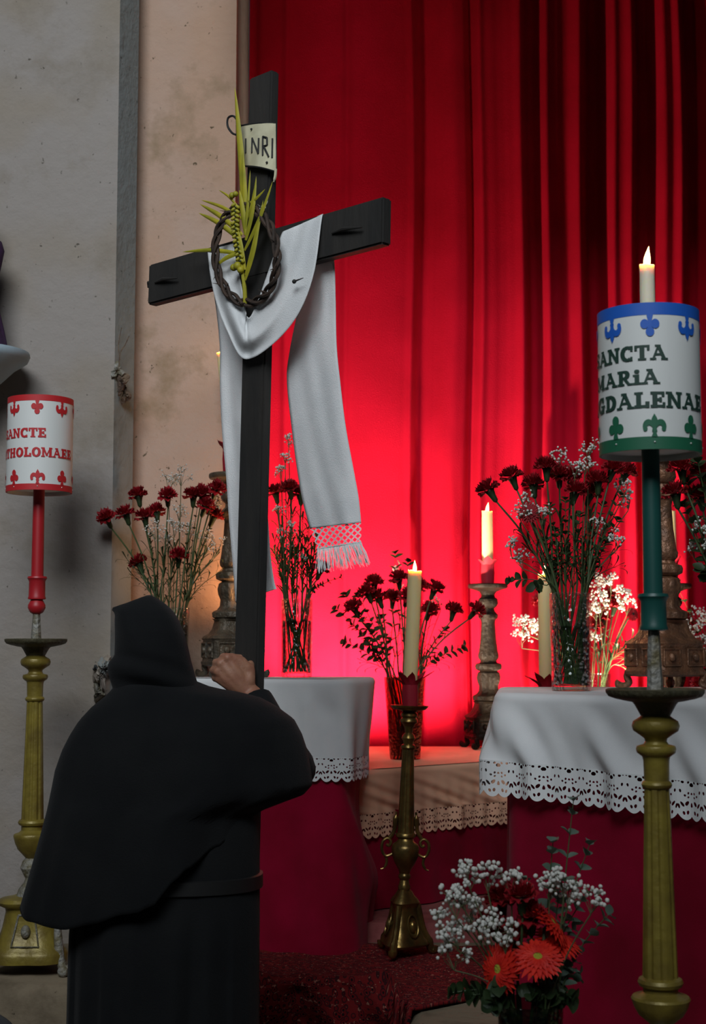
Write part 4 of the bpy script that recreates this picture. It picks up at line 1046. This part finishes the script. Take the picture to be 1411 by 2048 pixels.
limb([sr, el], [.056, .046]); limb([el, wr], [.044, .029])
# right hand round the post: back of the hand to the camera, knuckles to the left
mcp = [at(455, 1316, 3.905), at(441, 1327, 3.905), at(435, 1343, 3.908), at(438, 1358, 3.915)]
cmc = [at(488, 1368, 3.915), at(482, 1373, 3.912), at(478, 1378, 3.914), at(476, 1381, 3.92)]
for p, q in zip(cmc, mcp):
    limb([wr.lerp(p, .4), p, p.lerp(q, .5) + Vector((0, -.004, 0)), q], [.020, .0165, .0150, .0125], 10)
for (q, dx, l) in zip(mcp, (4, 0, 0, 4), (1, 1.08, 1.0, .8)):
    b.ball(q + Vector((0, -.003, 0)), .0128, 10, 8)
    P = px_of(q); yy = H_PX / 2 - 0
    a1 = q + Vector((-.014 * l, .036 * l, .004)); a2 = q + Vector((.004, .074 * l, .004)); a3 = q + Vector((.030 * l, .088 * l, .002))
    limb([q, q.lerp(a1, .55) + Vector((-.006, 0, 0)), a1], [.0118, .0108, .0100], 10); limb([a1, a2], [.0100, .0088], 10); limb([a2, a3], [.0086, .0074], 10)
th0 = at(496, 1362, 3.922); th1 = at(499, 1338, 3.930); th2 = at(498, 1322, 3.955); th3 = at(506, 1316, 3.985)
limb([th0, th1], [.020, .0150], 10); limb([th1, at(501, 1328, 3.962)], [.0138, .0110], 10)
b.ball(at(470, 1345, 3.917), (.030, .015, .032), 14, 10); b.ball(at(477, 1326, 3.922), (.026, .014, .020), 14, 10)
limb([at(493, 1336, 3.925), at(470, 1318, 3.915), at(455, 1316, 3.908)], [.017, .014, .0125], 10)
body = b.build('body', 'skin', person, ang=180)
rm = body.modifiers.new('skin', 'REMESH'); rm.mode = 'VOXEL'; rm.voxel_size = .0042; rm.use_smooth_shade = True
sm_ = body.modifiers.new('soft', 'SMOOTH'); sm_.factor = .5; sm_.iterations = 4
b = MB(); wc = at(511, 1402, 3.905); P = cr([V3(xp + .19, YP + .01, 1.40), el + Vector((0, 0, .01)), el.lerp(wc, .5), wc], 8)
b.tube(P, [lerp(.062, .046, k / (len(P) - 1)) for k in range(len(P))], 18, cap=False); b.build('sleeve', 'robe_black', person, ang=180)

# ------------------------------------------------------------------ flowers
def carnation_mesh(seed, rad=.039, m='petal'):
    rr = random.Random(seed); b = MB()
    for lay, (n, tilt, ln, z0) in enumerate(((8, .05, 1.0, .002), (8, .40, 1.0, .003), (8, .75, .95, .005), (7, 1.05, .85, .006), (5, 1.35, .75, .006))):
        for k in range(n):
            t = 2 * PI * (k + .5 * lay) / n + rr.uniform(-.2, .2); tl_ = tilt + rr.uniform(-.18, .18); L = rad * ln * rr.uniform(.88, 1.1); wd = PI / n * 1.5
            rows = []
            for i in range(5):
                f = i / 4; row = []
                for j in range(7):
                    s = (j - 3) / 3; zig = (.88 if j % 2 else 1.04) if i == 4 else 1
                    r = L * f * zig * (1 - .10 * s * s); ruf = rad * .16 * f * f * math.sin(j * 2.1 + k * 1.7 + seed)
                    a = t + wd * s * (.35 + .65 * f)
                    row.append(Vector((r * math.cos(tl_) * math.cos(a), r * math.cos(tl_) * math.sin(a), z0 + r * math.sin(tl_) + ruf)))
                rows.append(row)
            b.grid(rows)
    return b.mesh('carnation_bloom', m, True)
def gerbera_mesh(rad, m, n=22, seed=1):
    rr = random.Random(seed); b = MB()
    for lay in range(3):
        for k in range(n):
            t = 2 * PI * (k + lay * .37) / n + rr.uniform(-.05, .05); L = rad * (1.0, .9, .62)[lay] * rr.uniform(.92, 1.04); rows = []
            for i in range(6):
                f = i / 5; r = rad * .16 + (L - rad * .16) * f; w_ = rad * .085 * math.sin(PI * (.12 + .83 * f)) * 1.35
                z = .003 + .005 * lay + rad * .10 * f - rad * .16 * f * f
                c = Vector((math.cos(t), math.sin(t), 0)); s = Vector((-math.sin(t), math.cos(t), 0))
                rows.append([c * r - s * w_ + Vector((0, 0, z + .002)), c * r + Vector((0, 0, z)), c * r + s * w_ + Vector((0, 0, z + .002))])
            b.grid(rows)
    return b.mesh('gerbera_petals', m, True)
def calyx_mesh():
    b = MB(); b.lathe([(.004, -.040), (.008, -.034), (.0095, -.020), (.012, -.006), (.015, .003)], 12, rfun=lambda t, z, r: r * (1 + .12 * math.sin(5 * t) * (1 if z > -.01 else 0)))
    return b.mesh('carnation_calyx', 'leaf', True)
CARN = [carnation_mesh(s) for s in (1, 2, 3)]; CARNB = [carnation_mesh(s, m='petal_bright') for s in (4, 5)]; CAL = calyx_mesh()
GERB = {k: gerbera_mesh(r_, m_, seed=i) for i, (k, r_, m_) in enumerate((('bright', .058, 'petal_bright'), ('dark', .036, 'petal')))}
def eye_mesh(r, m):
    b = MB(); b.lathe([(r, .004), (r * .95, .010), (r * .6, .014), (.001, .013)], 20, capa=False); return b.mesh('gerbera_eye', m)
EYE = {'bright': eye_mesh(.014, 'yellow'), 'dark': eye_mesh(.010, 'dark_eye')}
ORD = ['leftmost', 'second', 'third', 'fourth', 'fifth', 'sixth', 'seventh', 'eighth', 'ninth', 'tenth', 'eleventh', 'twelfth', 'thirteenth', 'fourteenth', 'fifteenth']
def ordlabel(k, n, what, where):
    if n == 1: return 'only %s %s' % (what, where)
    if k == 0: return 'leftmost %s %s' % (what, where)
    if k == n - 1: return 'rightmost %s %s' % (what, where)
    return '%s %s from the left %s' % (ORD[k], what, where)
class Vase:
    def __init__(s, px, Y, zb, rt, rb, h, label, gm='glass', water=.6, name='vase'):
        x = at(px, 1300, Y).x; s.c = Vector((x, Y, zb + .001)); s.rt, s.rb, s.h = rt, rb, h; s.rng = random.Random(int(px))
        root = thing(name, label, 'vase', s.c, 'glass flower vases'); th = .0035
        b = MB(); prof = [(rb * .6, 0), (rb * .97, 0), (rb, .004)] + [(lerp(rb, rt, f), h * f) for f in (.15, .3, .45, .6, .75, .9, .985)] + [(rt, h), (rt - th * .5, h + .0015), (rt - th, h)] + [(lerp(rb, rt, f) - th, h * f) for f in (.8, .6, .4, .2, .06)] + [(rb * .6, .014)]
        b.lathe(prof, 48, s.c, rfun=lambda t, z, r: r * (1 + .006 * math.sin(20 * t) * (1 if .1 * h < z < .55 * h else 0))); b.build('glass', gm, root)
        if water:
            b = MB(); b.lathe([(rb - th - .001, .016), (lerp(rb, rt, water) - th - .001, h * water)], 40, s.c); b.build('water', 'water', root)
    def stem_path(s, P, n=6, lift=.25):
        g = s.rng; a = g.uniform(0, 2 * PI); d = Vector((P.x - s.c.x, P.y - s.c.y, 0)); dl = d.length; d = d.normalized() if dl > 1e-6 else Vector((1, 0, 0))
        p0 = s.c + Vector((math.cos(a), math.sin(a), 0)) * s.rb * .80 * g.random() ** .5 - d * s.rb * .12 + Vector((0, 0, .02))
        side = Vector((-d.y, d.x, 0)) * g.uniform(-.55, .55) * s.rt
        p1 = s.c + d * min(.82 * s.rt, dl * .75) + side + Vector((0, 0, s.h))
        q = p1 - s.c; rr = math.hypot(q.x, q.y)
        if rr > s.rt * .82: k = s.rt * .82 / rr; p1 = s.c + Vector((q.x * k, q.y * k, s.h))
        m = p1.lerp(P, .5) + Vector((0, 0, .10 * min(dl, .3))) - d * .03 * dl
        return cr([p0, p1, m, P], n)
CAMV = Vector((0, 0, CAMZ))
def stemmed(v, name, label, cat, group, P, dirv, parts, stem_r=.0026, stem_m='stem', back=.038):
    """a flower on its stem: Empty at the bloom, bloom parts share meshes, the stem is its own mesh"""
    rot = dirv.to_track_quat('Z', 'Y'); root = thing(name, label, cat, P, group, rot=rot)
    for nm, me in parts: link(nm, me, root)
    pts = v.stem_path(P - dirv * back); pts.append(P - dirv * back * .5); b = MB(); b.tube(pts, [stem_r * 1.15] * (len(pts) - 3) + [stem_r] * 3, 6)
    for k in (len(pts) // 2, len(pts) // 2 + 3):             # narrow stem leaves
        if k < len(pts) - 2:
            p = pts[k]; tn = (pts[k + 1] - pts[k]).normalized(); sd = (tn.orthogonal() * v.rng.uniform(-1, 1) + tn.cross(tn.orthogonal()) * v.rng.uniform(-1, 1)).normalized()
            q = [p, p + tn * .012 + sd * .014, p + tn * .02 + sd * .034, p + tn * .012 + sd * .055]; leafstrip(b, q, .0022)
    b.build('stem', stem_m, root)
    return root
def leafstrip(b, pts, w0, up=Vector((0, 0, 1))):
    pts = cr(pts, 3); rows = []; N = len(pts)
    for i, p in enumerate(pts):
        f = i / (N - 1); tn = (pts[min(i + 1, N - 1)] - pts[max(i - 1, 0)]).normalized(); sd = tn.cross(up); sd = sd.normalized() if sd.length > .05 else Vector((1, 0, 0))
        wd = w0 * math.sin(PI * (.15 + .83 * f)) ; rows.append([p - sd * wd, p + tn.cross(sd) * wd * .3, p + sd * wd])
    b.grid(rows)
def carnations(v, pts, Y, where, group, bright=False, spread=.05, scale=1):
    pts = sorted(pts)
    for k, (x, y) in enumerate(pts):
        g = v.rng; P = at(x, y, Y + g.uniform(-spread, spread)); d = (P - (v.c + Vector((0, 0, v.h)))); d.normalize()
        d = (d * .8 + Vector((g.uniform(-.25, .25), g.uniform(-.7, .1), .45))).normalized()
        me = g.choice(CARNB if bright else CARN)
        r = stemmed(v, 'carnation', ordlabel(k, len(pts), 'red carnation', where), 'carnation', group, P, d, [('bloom', me), ('calyx', CAL)])
        if scale != 1: r.scale = (scale,) * 3
def gyps(v, pts, Y, where, group, rc=.045, n=42, spread=.05, fr=.0045, what='sprig of tiny white blossom'):
    pts = sorted(pts)
    for k, (x, y) in enumerate(pts):
        g = v.rng; P = at(x, y, Y + g.uniform(-spread, spread)); root = thing('gypsophila_sprig', ordlabel(k, len(pts), what, where), 'gypsophila', P, group)
        path = v.stem_path(P - Vector((0, 0, rc * .9))); bs = MB(); bs.tube(path, .0016, 5); tip = path[-1]; fl = MB()
        ax = (path[-1] - path[-4]).normalized()
        for q in range(7):
            u = Vector((g.gauss(0, 1), g.gauss(0, 1), g.gauss(.5, .8))).normalized(); e = P + u * rc * g.uniform(.45, .8); mid = tip.lerp(e, .5) + ax * .008
            bs.tube([tip, mid, e], [.0010, .0008, .0007], 4)
            for w_ in range(max(3, n // 7)):
                s = e + Vector((g.gauss(0, 1), g.gauss(0, 1), g.gauss(.2, .9))).normalized() * rc * g.uniform(.15, .5); bs.tube([e, s], .0005, 3)
                r_ = fr * g.uniform(.7, 1.25); fl.ball(s, (r_, r_, r_ * .8), 6, 4, M=Quaternion((g.random(), g.random(), g.random(), g.random() + .1)).normalized().to_matrix())
        bs.build('stem', 'gyp_stem', root); stuff(fl.build('florets', 'gyp', root, ang=180))
def leaf_oval(b, p, d, nrm, L, W):
    d = d.normalized(); s = d.cross(nrm); s = s.normalized() if s.length > .05 else d.orthogonal().normalized(); nn = s.cross(d); rows = []
    for f, w_ in ((0, .08), (.2, .75), (.45, 1), (.7, .8), (.9, .4), (1, .05)):
        c = p + d * L * f - nn * L * .15 * f * f; rows.append([c - s * W * w_ + nn * W * w_ * .35, c, c + s * W * w_ + nn * W * w_ * .35])
    b.grid(rows)
def greens(v, pts, Y, where, group, kind='oval', spread=.05, m='leaf', L=.026, Wd=.009, step=2, what='leafy green sprig', start=.5):
    pts = sorted(pts)
    for k, (x, y) in enumerate(pts):
        g = v.rng; P = at(x, y, Y + g.uniform(-spread, spread)); root = thing('leaf_sprig', ordlabel(k, len(pts), what, where), 'foliage', P, group)
        path = v.stem_path(P, 9); b = MB(); b.tube(path, [lerp(.0026, .0010, i / (len(path) - 1)) for i in range(len(path))], 5); b.build('stem', 'stem', root)
        lf = MB(); i0 = max(10, int(len(path) * start))
        for i in range(i0, len(path)):
            if (i - i0) % step and i != len(path) - 1: continue
            tn = (path[i] - path[i - 1]).normalized(); o1 = tn.orthogonal().normalized(); o2 = tn.cross(o1)
            for s in (0, PI):
                a = i * 1.9 + s + g.uniform(-.3, .3); sd = o1 * math.cos(a) + o2 * math.sin(a); d = (tn * .7 + sd).normalized(); l_ = L * g.uniform(.7, 1.15) * (.42 if path[i].z < v.c.z + v.h + .01 else 1)
                if kind == 'blade': q = path[i]; leafstrip(lf, [q, q + d * l_ * .9 + tn * l_ * .6, q + d * l_ * 1.9 + tn * l_ * .6, q + d * l_ * 2.6], Wd)
                else: leaf_oval(lf, path[i], d, tn + Vector((g.uniform(-.4, .4), -.5, g.uniform(-.2, .6))), l_, Wd * g.uniform(.8, 1.15))
        lf.build('leaves', m, root, ang=180)
def gerberas(v, lst, where, group):
    lst = sorted(lst)
    for k, (x, y, Y, kind, d) in enumerate(lst):
        P = at(x, y, Y); d = Vector(d).normalized(); what = 'red gerbera daisy'
        stemmed(v, 'gerbera', ordlabel(k, len(lst), what, where), 'gerbera', group, P, d, [('petals', GERB[kind]), ('flower_centre', EYE[kind])], stem_r=.0034, back=.012)

# bouquet on the left table by the wall
Y1 = 5.34
v1 = Vase(342, Y1, ZL, .066, .058, .250, 'clear glass vase on the left table behind the black hood', water=.75)
W1 = 'behind the black hood'
carnations(v1, [(214, 1038), (252, 1030), (277, 993), (313, 1026), (335, 994), (386, 994), (405, 989), (432, 980), (410, 1014), (427, 1034), (358, 1115), (278, 1128), (290, 1036)], Y1, W1, 'carnations behind the black hood')
gyps(v1, [(337, 965), (362, 952), (358, 1022), (348, 1055), (332, 1080), (425, 1004), (432, 1088), (405, 1075), (380, 1060), (310, 1060)], Y1 + .03, W1, 'white blossom behind the black hood', rc=.042, n=42, fr=.0032)
greens(v1, [(395, 1010), (375, 1050), (420, 1060), (300, 1070)], Y1, W1, 'leaf sprigs behind the black hood', step=2, L=.020, Wd=.006)
greens(v1, [(255, 1120), (270, 1155), (335, 1080), (430, 1150), (415, 1095)], Y1 - .03, W1, 'grass blades behind the black hood', 'blade', L=.022, Wd=.0022, what='narrow-leaved green stem', step=4)
# bouquet on the left table behind the cross
Y2 = 5.42
v2 = Vase(593, Y2, ZL, .058, .056, .285, 'clear ribbed glass vase on the left table right of the cross', water=.72)
W2 = 'right of the cross post'
carnations(v2, [(551, 987), (579, 979), (600, 990), (640, 1140)], Y2, W2, 'carnations right of the cross post', spread=.03)
greens(v1, [(300, 1100), (325, 1110), (350, 1100), (375, 1100), (395, 1120), (410, 1110), (285, 1150), (425, 1120), (345, 1130)], Y1 + .02, W1, 'low green stems behind the black hood', 'blade', L=.024, Wd=.003, what='short dark green stem', step=3, start=.12)
gyps(v2, [(577, 884), (570, 913), (562, 944), (558, 1022), (562, 1066), (603, 1120), (585, 1055), (575, 1095)], Y2, W2, 'white blossom right of the cross post', rc=.030, n=42, fr=.0034)
greens(v2, [(555, 1030), (575, 1010), (600, 1000), (620, 1020), (615, 1060), (632, 1085), (548, 1080), (585, 1030), (560, 1110), (630, 1120), (605, 1040)], Y2, W2, 'narrow-leaved stems right of the cross post', 'blade', L=.020, Wd=.0030, what='narrow-leaved green stem', step=3)
greens(v2, [(680, 1155), (640, 1170)], Y2 - .02, W2, 'leaf sprigs right of the cross post', L=.016, Wd=.006, step=3)
greens(v2, [(565, 1060), (580, 1075), (595, 1080), (610, 1090), (622, 1110), (550, 1110), (570, 1120), (590, 1110), (638, 1060)], Y2 + .03, W2, 'dark stems right of the cross post', 'blade', m='leaf_fresh', L=.024, Wd=.0036, what='flowerless green stem', step=2, start=.06)
# bouquet on the middle altar, left
Y3 = 6.16
v3 = Vase(809, Y3, ZM, .086, .063, .335, 'tapered brownish glass vase on the middle altar behind the brass candlestick', gm='glass_amber', water=.6)
W3 = 'behind the leaning yellow candle'
carnations(v3, [(748, 1168), (797, 1159), (757, 1197), (785, 1198), (813, 1195), (708, 1217), (868, 1180), (858, 1223), (906, 1223), (950, 1222), (838, 1175), (735, 1187)], Y3, W3, 'carnations behind the leaning candle', scale=1.12, spread=.09)
gyps(v3, [(815, 1170), (862, 1215), (880, 1205), (790, 1140)], Y3 + .05, W3, 'white blossom behind the leaning candle', rc=.04, n=32, fr=.0036)
greens(v3, [(672, 1218), (690, 1190), (720, 1230), (690, 1285), (735, 1285), (790, 1108), (815, 1125), (715, 1190), (925, 1295), (890, 1260), (760, 1235), (705, 1250)], Y3, W3, 'leaf sprigs behind the leaning candle', L=.038, Wd=.013, spread=.09, step=2)
greens(v3, [(735, 1325), (880, 1320), (760, 1250), (830, 1250), (850, 1260), (800, 1240)], Y3, W3, 'thin stems behind the leaning candle', 'blade', L=.026, Wd=.003, what='narrow-leaved green stem', step=4)
# tall bouquet on the right table
Y4 = 4.42
v4 = Vase(1141, Y4, ZR, .062, .058, .290, 'clear glass vase of tall flowers on the right table', water=.66)
W4 = 'in the right table\'s tall vase'
carnations(v4, [(978, 982), (1024, 956), (1066, 972), (1092, 937), (1139, 957), (1224, 940), (1250, 946), (1180, 988), (1150, 985), (1117, 953), (1195, 965)], Y4, W4, 'carnations in the right table vase', spread=.08)
gerberas(v4, [(1057, 1027, Y4 - .06, 'dark', (-.1, -1, .25))], W4, 'gerbera in the right table vase')
gyps(v4, [(1117, 916), (1148, 934), (1177, 895), (1168, 930), (1062, 997), (1083, 1030), (1023, 1094), (1044, 1116), (1190, 1050), (1246, 973), (1233, 1078), (1255, 1000), (1040, 1020)], Y4, W4, 'white blossom in the right table vase', rc=.036, n=42, fr=.0037, spread=.08)
greens(v4, [(1240, 990), (1235, 1040), (1215, 1080), (1130, 1000), (1100, 1010), (1160, 1030), (1205, 1010), (1180, 1060), (1110, 1060), (1090, 1080)], Y4, W4, 'leaf sprigs in the right table vase', L=.024, Wd=.008, spread=.08, step=2)
greens(v4, [(1022, 1160), (1070, 1172)], Y4 - .05, W4, 'dark leaf sprigs in the right table vase', L=.030, Wd=.012, what='dark round-leaved sprig', spread=.02, step=2, start=.75)
greens(v4, [(1230, 1100), (1225, 1135), (1130, 1090), (1150, 1080), (1165, 1090), (1115, 1100)], Y4, W4, 'thin stems in the right table vase', 'blade', L=.022, Wd=.0028, what='narrow-leaved green stem', step=4)
greens(v4, [(1060, 1100), (1085, 1050), (1120, 1040), (1150, 1050), (1180, 1030), (1200, 1090), (1170, 1110), (1135, 1120), (1100, 1130), (1210, 1060), (1045, 1070)], Y4 + .03, W4, 'dark stems in the right table vase', 'blade', L=.024, Wd=.0036, what='dark green flowerless stem', step=3, start=.12)
# bouquet on the middle altar, right (brightly lit)
Y5 = 6.5
v5 = Vase(1180, Y5, ZM, .088, .066, .345, 'glass vase on the middle altar behind the right table\'s tall vase')
W5 = 'behind the tall right vase'
carnations(v5, [(1080, 1205), (1229, 1215), (1217, 1196), (1205, 1240), (1190, 1255)], Y5, W5, 'carnations behind the tall vase', scale=1.05)
gerberas(v5, [(1262, 1229, Y5 - .05, 'dark', (.5, -1, .2))], W5, 'gerbera behind the tall vase')
gyps(v5, [(1193, 1168), (1197, 1197), (1221, 1166), (1241, 1188), (1252, 1210), (1192, 1222), (1190, 1280), (1046, 1246), (1043, 1276), (1056, 1250), (1078, 1262), (1082, 1232), (1200, 1215)], Y5 - .05, W5, 'white blossom behind the tall vase', rc=.050, n=49, fr=.0055)
greens(v5, [(1275, 1330), (1255, 1290), (1240, 1300), (1200, 1300)], Y5, W5, 'leaf sprigs behind the tall vase', 'blade', L=.03, Wd=.004, what='narrow-leaved green stem', step=3)
# bouquets cut by the right edge
Y6 = 3.98
v6 = Vase(1462, Y6, ZR, .06, .055, .28, 'glass vase on the right table just outside the right edge')
W6 = 'right of the green-lettered drum'
carnations(v6, [(1362, 940), (1350, 990), (1404, 950), (1398, 995), (1430, 970)], Y6, W6, 'carnations beside the lettered drum')
gyps(v6, [(1402, 1055), (1388, 1098), (1412, 1075)], Y6, W6, 'white blossom beside the lettered drum', rc=.030, n=35, fr=.0037)
greens(v6, [(1375, 965), (1368, 1010), (1395, 925), (1405, 1140)], Y6, W6, 'leaf sprigs beside the lettered drum', L=.032, Wd=.014)
Y7 = 6.45
v7 = Vase(1448, Y7, ZM, .088, .066, .345, 'glass vase on the middle altar just outside the right edge')
W7 = 'at right edge behind the copper-brown candlestick'
gyps(v7, [(1398, 1232), (1381, 1262), (1404, 1285), (1372, 1280), (1410, 1250), (1390, 1305)], Y7, W7, 'white blossom behind the copper candlestick', rc=.050, n=49, fr=.0055, what='white blossom sprig')
carnations(v7, [(1375, 1245), (1398, 1365), (1400, 1320)], Y7, W7, 'carnations behind the copper candlestick')
greens(v7, [(1385, 1285), (1402, 1345), (1350, 1165)], Y7, W7, 'leaf sprigs behind the copper candlestick', L=.034, Wd=.013)
# floor bouquet in front of the right table
Y8 = 3.22
v8 = Vase(1052, Y8, PZ, .070, .060, .300, 'dark green glass vase standing in front of the right table', gm='glass_green', water=.7)
W8 = 'before the right table'
carnations(v8, [(1003, 1803), (1042, 1797), (1064, 1838), (1028, 1880), (985, 1850)], Y8, W8, 'carnations before the right table', scale=1.0)
gerberas(v8, [(1074, 1921, Y8 - .07, 'bright', (0, -.62, .85)), (1003, 1938, Y8 - .05, 'bright', (-.75, -.62, .15)), (1113, 1887, Y8 + .02, 'bright', (.35, -.3, .95)), (1096, 1850, Y8, 'bright', (.8, -.2, .7))], W8, 'gerberas before the right table')
gyps(v8, [(940, 1748), (975, 1752), (912, 1805), (940, 1825), (962, 1855), (992, 1850), (915, 1868), (885, 1842), (1022, 1765), (1098, 1772), (1126, 1760), (1132, 1792), (1180, 1795), (908, 1908), (930, 1790), (1010, 1875)], Y8 - .03, W8, 'white blossom before the right table', rc=.038, n=42, fr=.0050, spread=.05)
greens(v8, [(1146, 1602), (1178, 1690), (1105, 1685), (1170, 1790), (1215, 1830), (1150, 1850), (1048, 1765), (1120, 1760), (1130, 1935), (1155, 1950)], Y8 + .06, W8, 'eucalyptus before the right table', m='euc', L=.027, Wd=.013, what='grey-green eucalyptus sprig', step=2, spread=.04, start=.40)
greens(v8, [(905, 1985), (945, 1990), (985, 2005), (1110, 2010), (1140, 2000), (1000, 1970), (1060, 1985)], Y8 - .05, W8, 'low leaf sprigs before the right table', m='leaf', L=.030, Wd=.016, what='low drooping leaf sprig', step=2, spread=.03, start=.4)
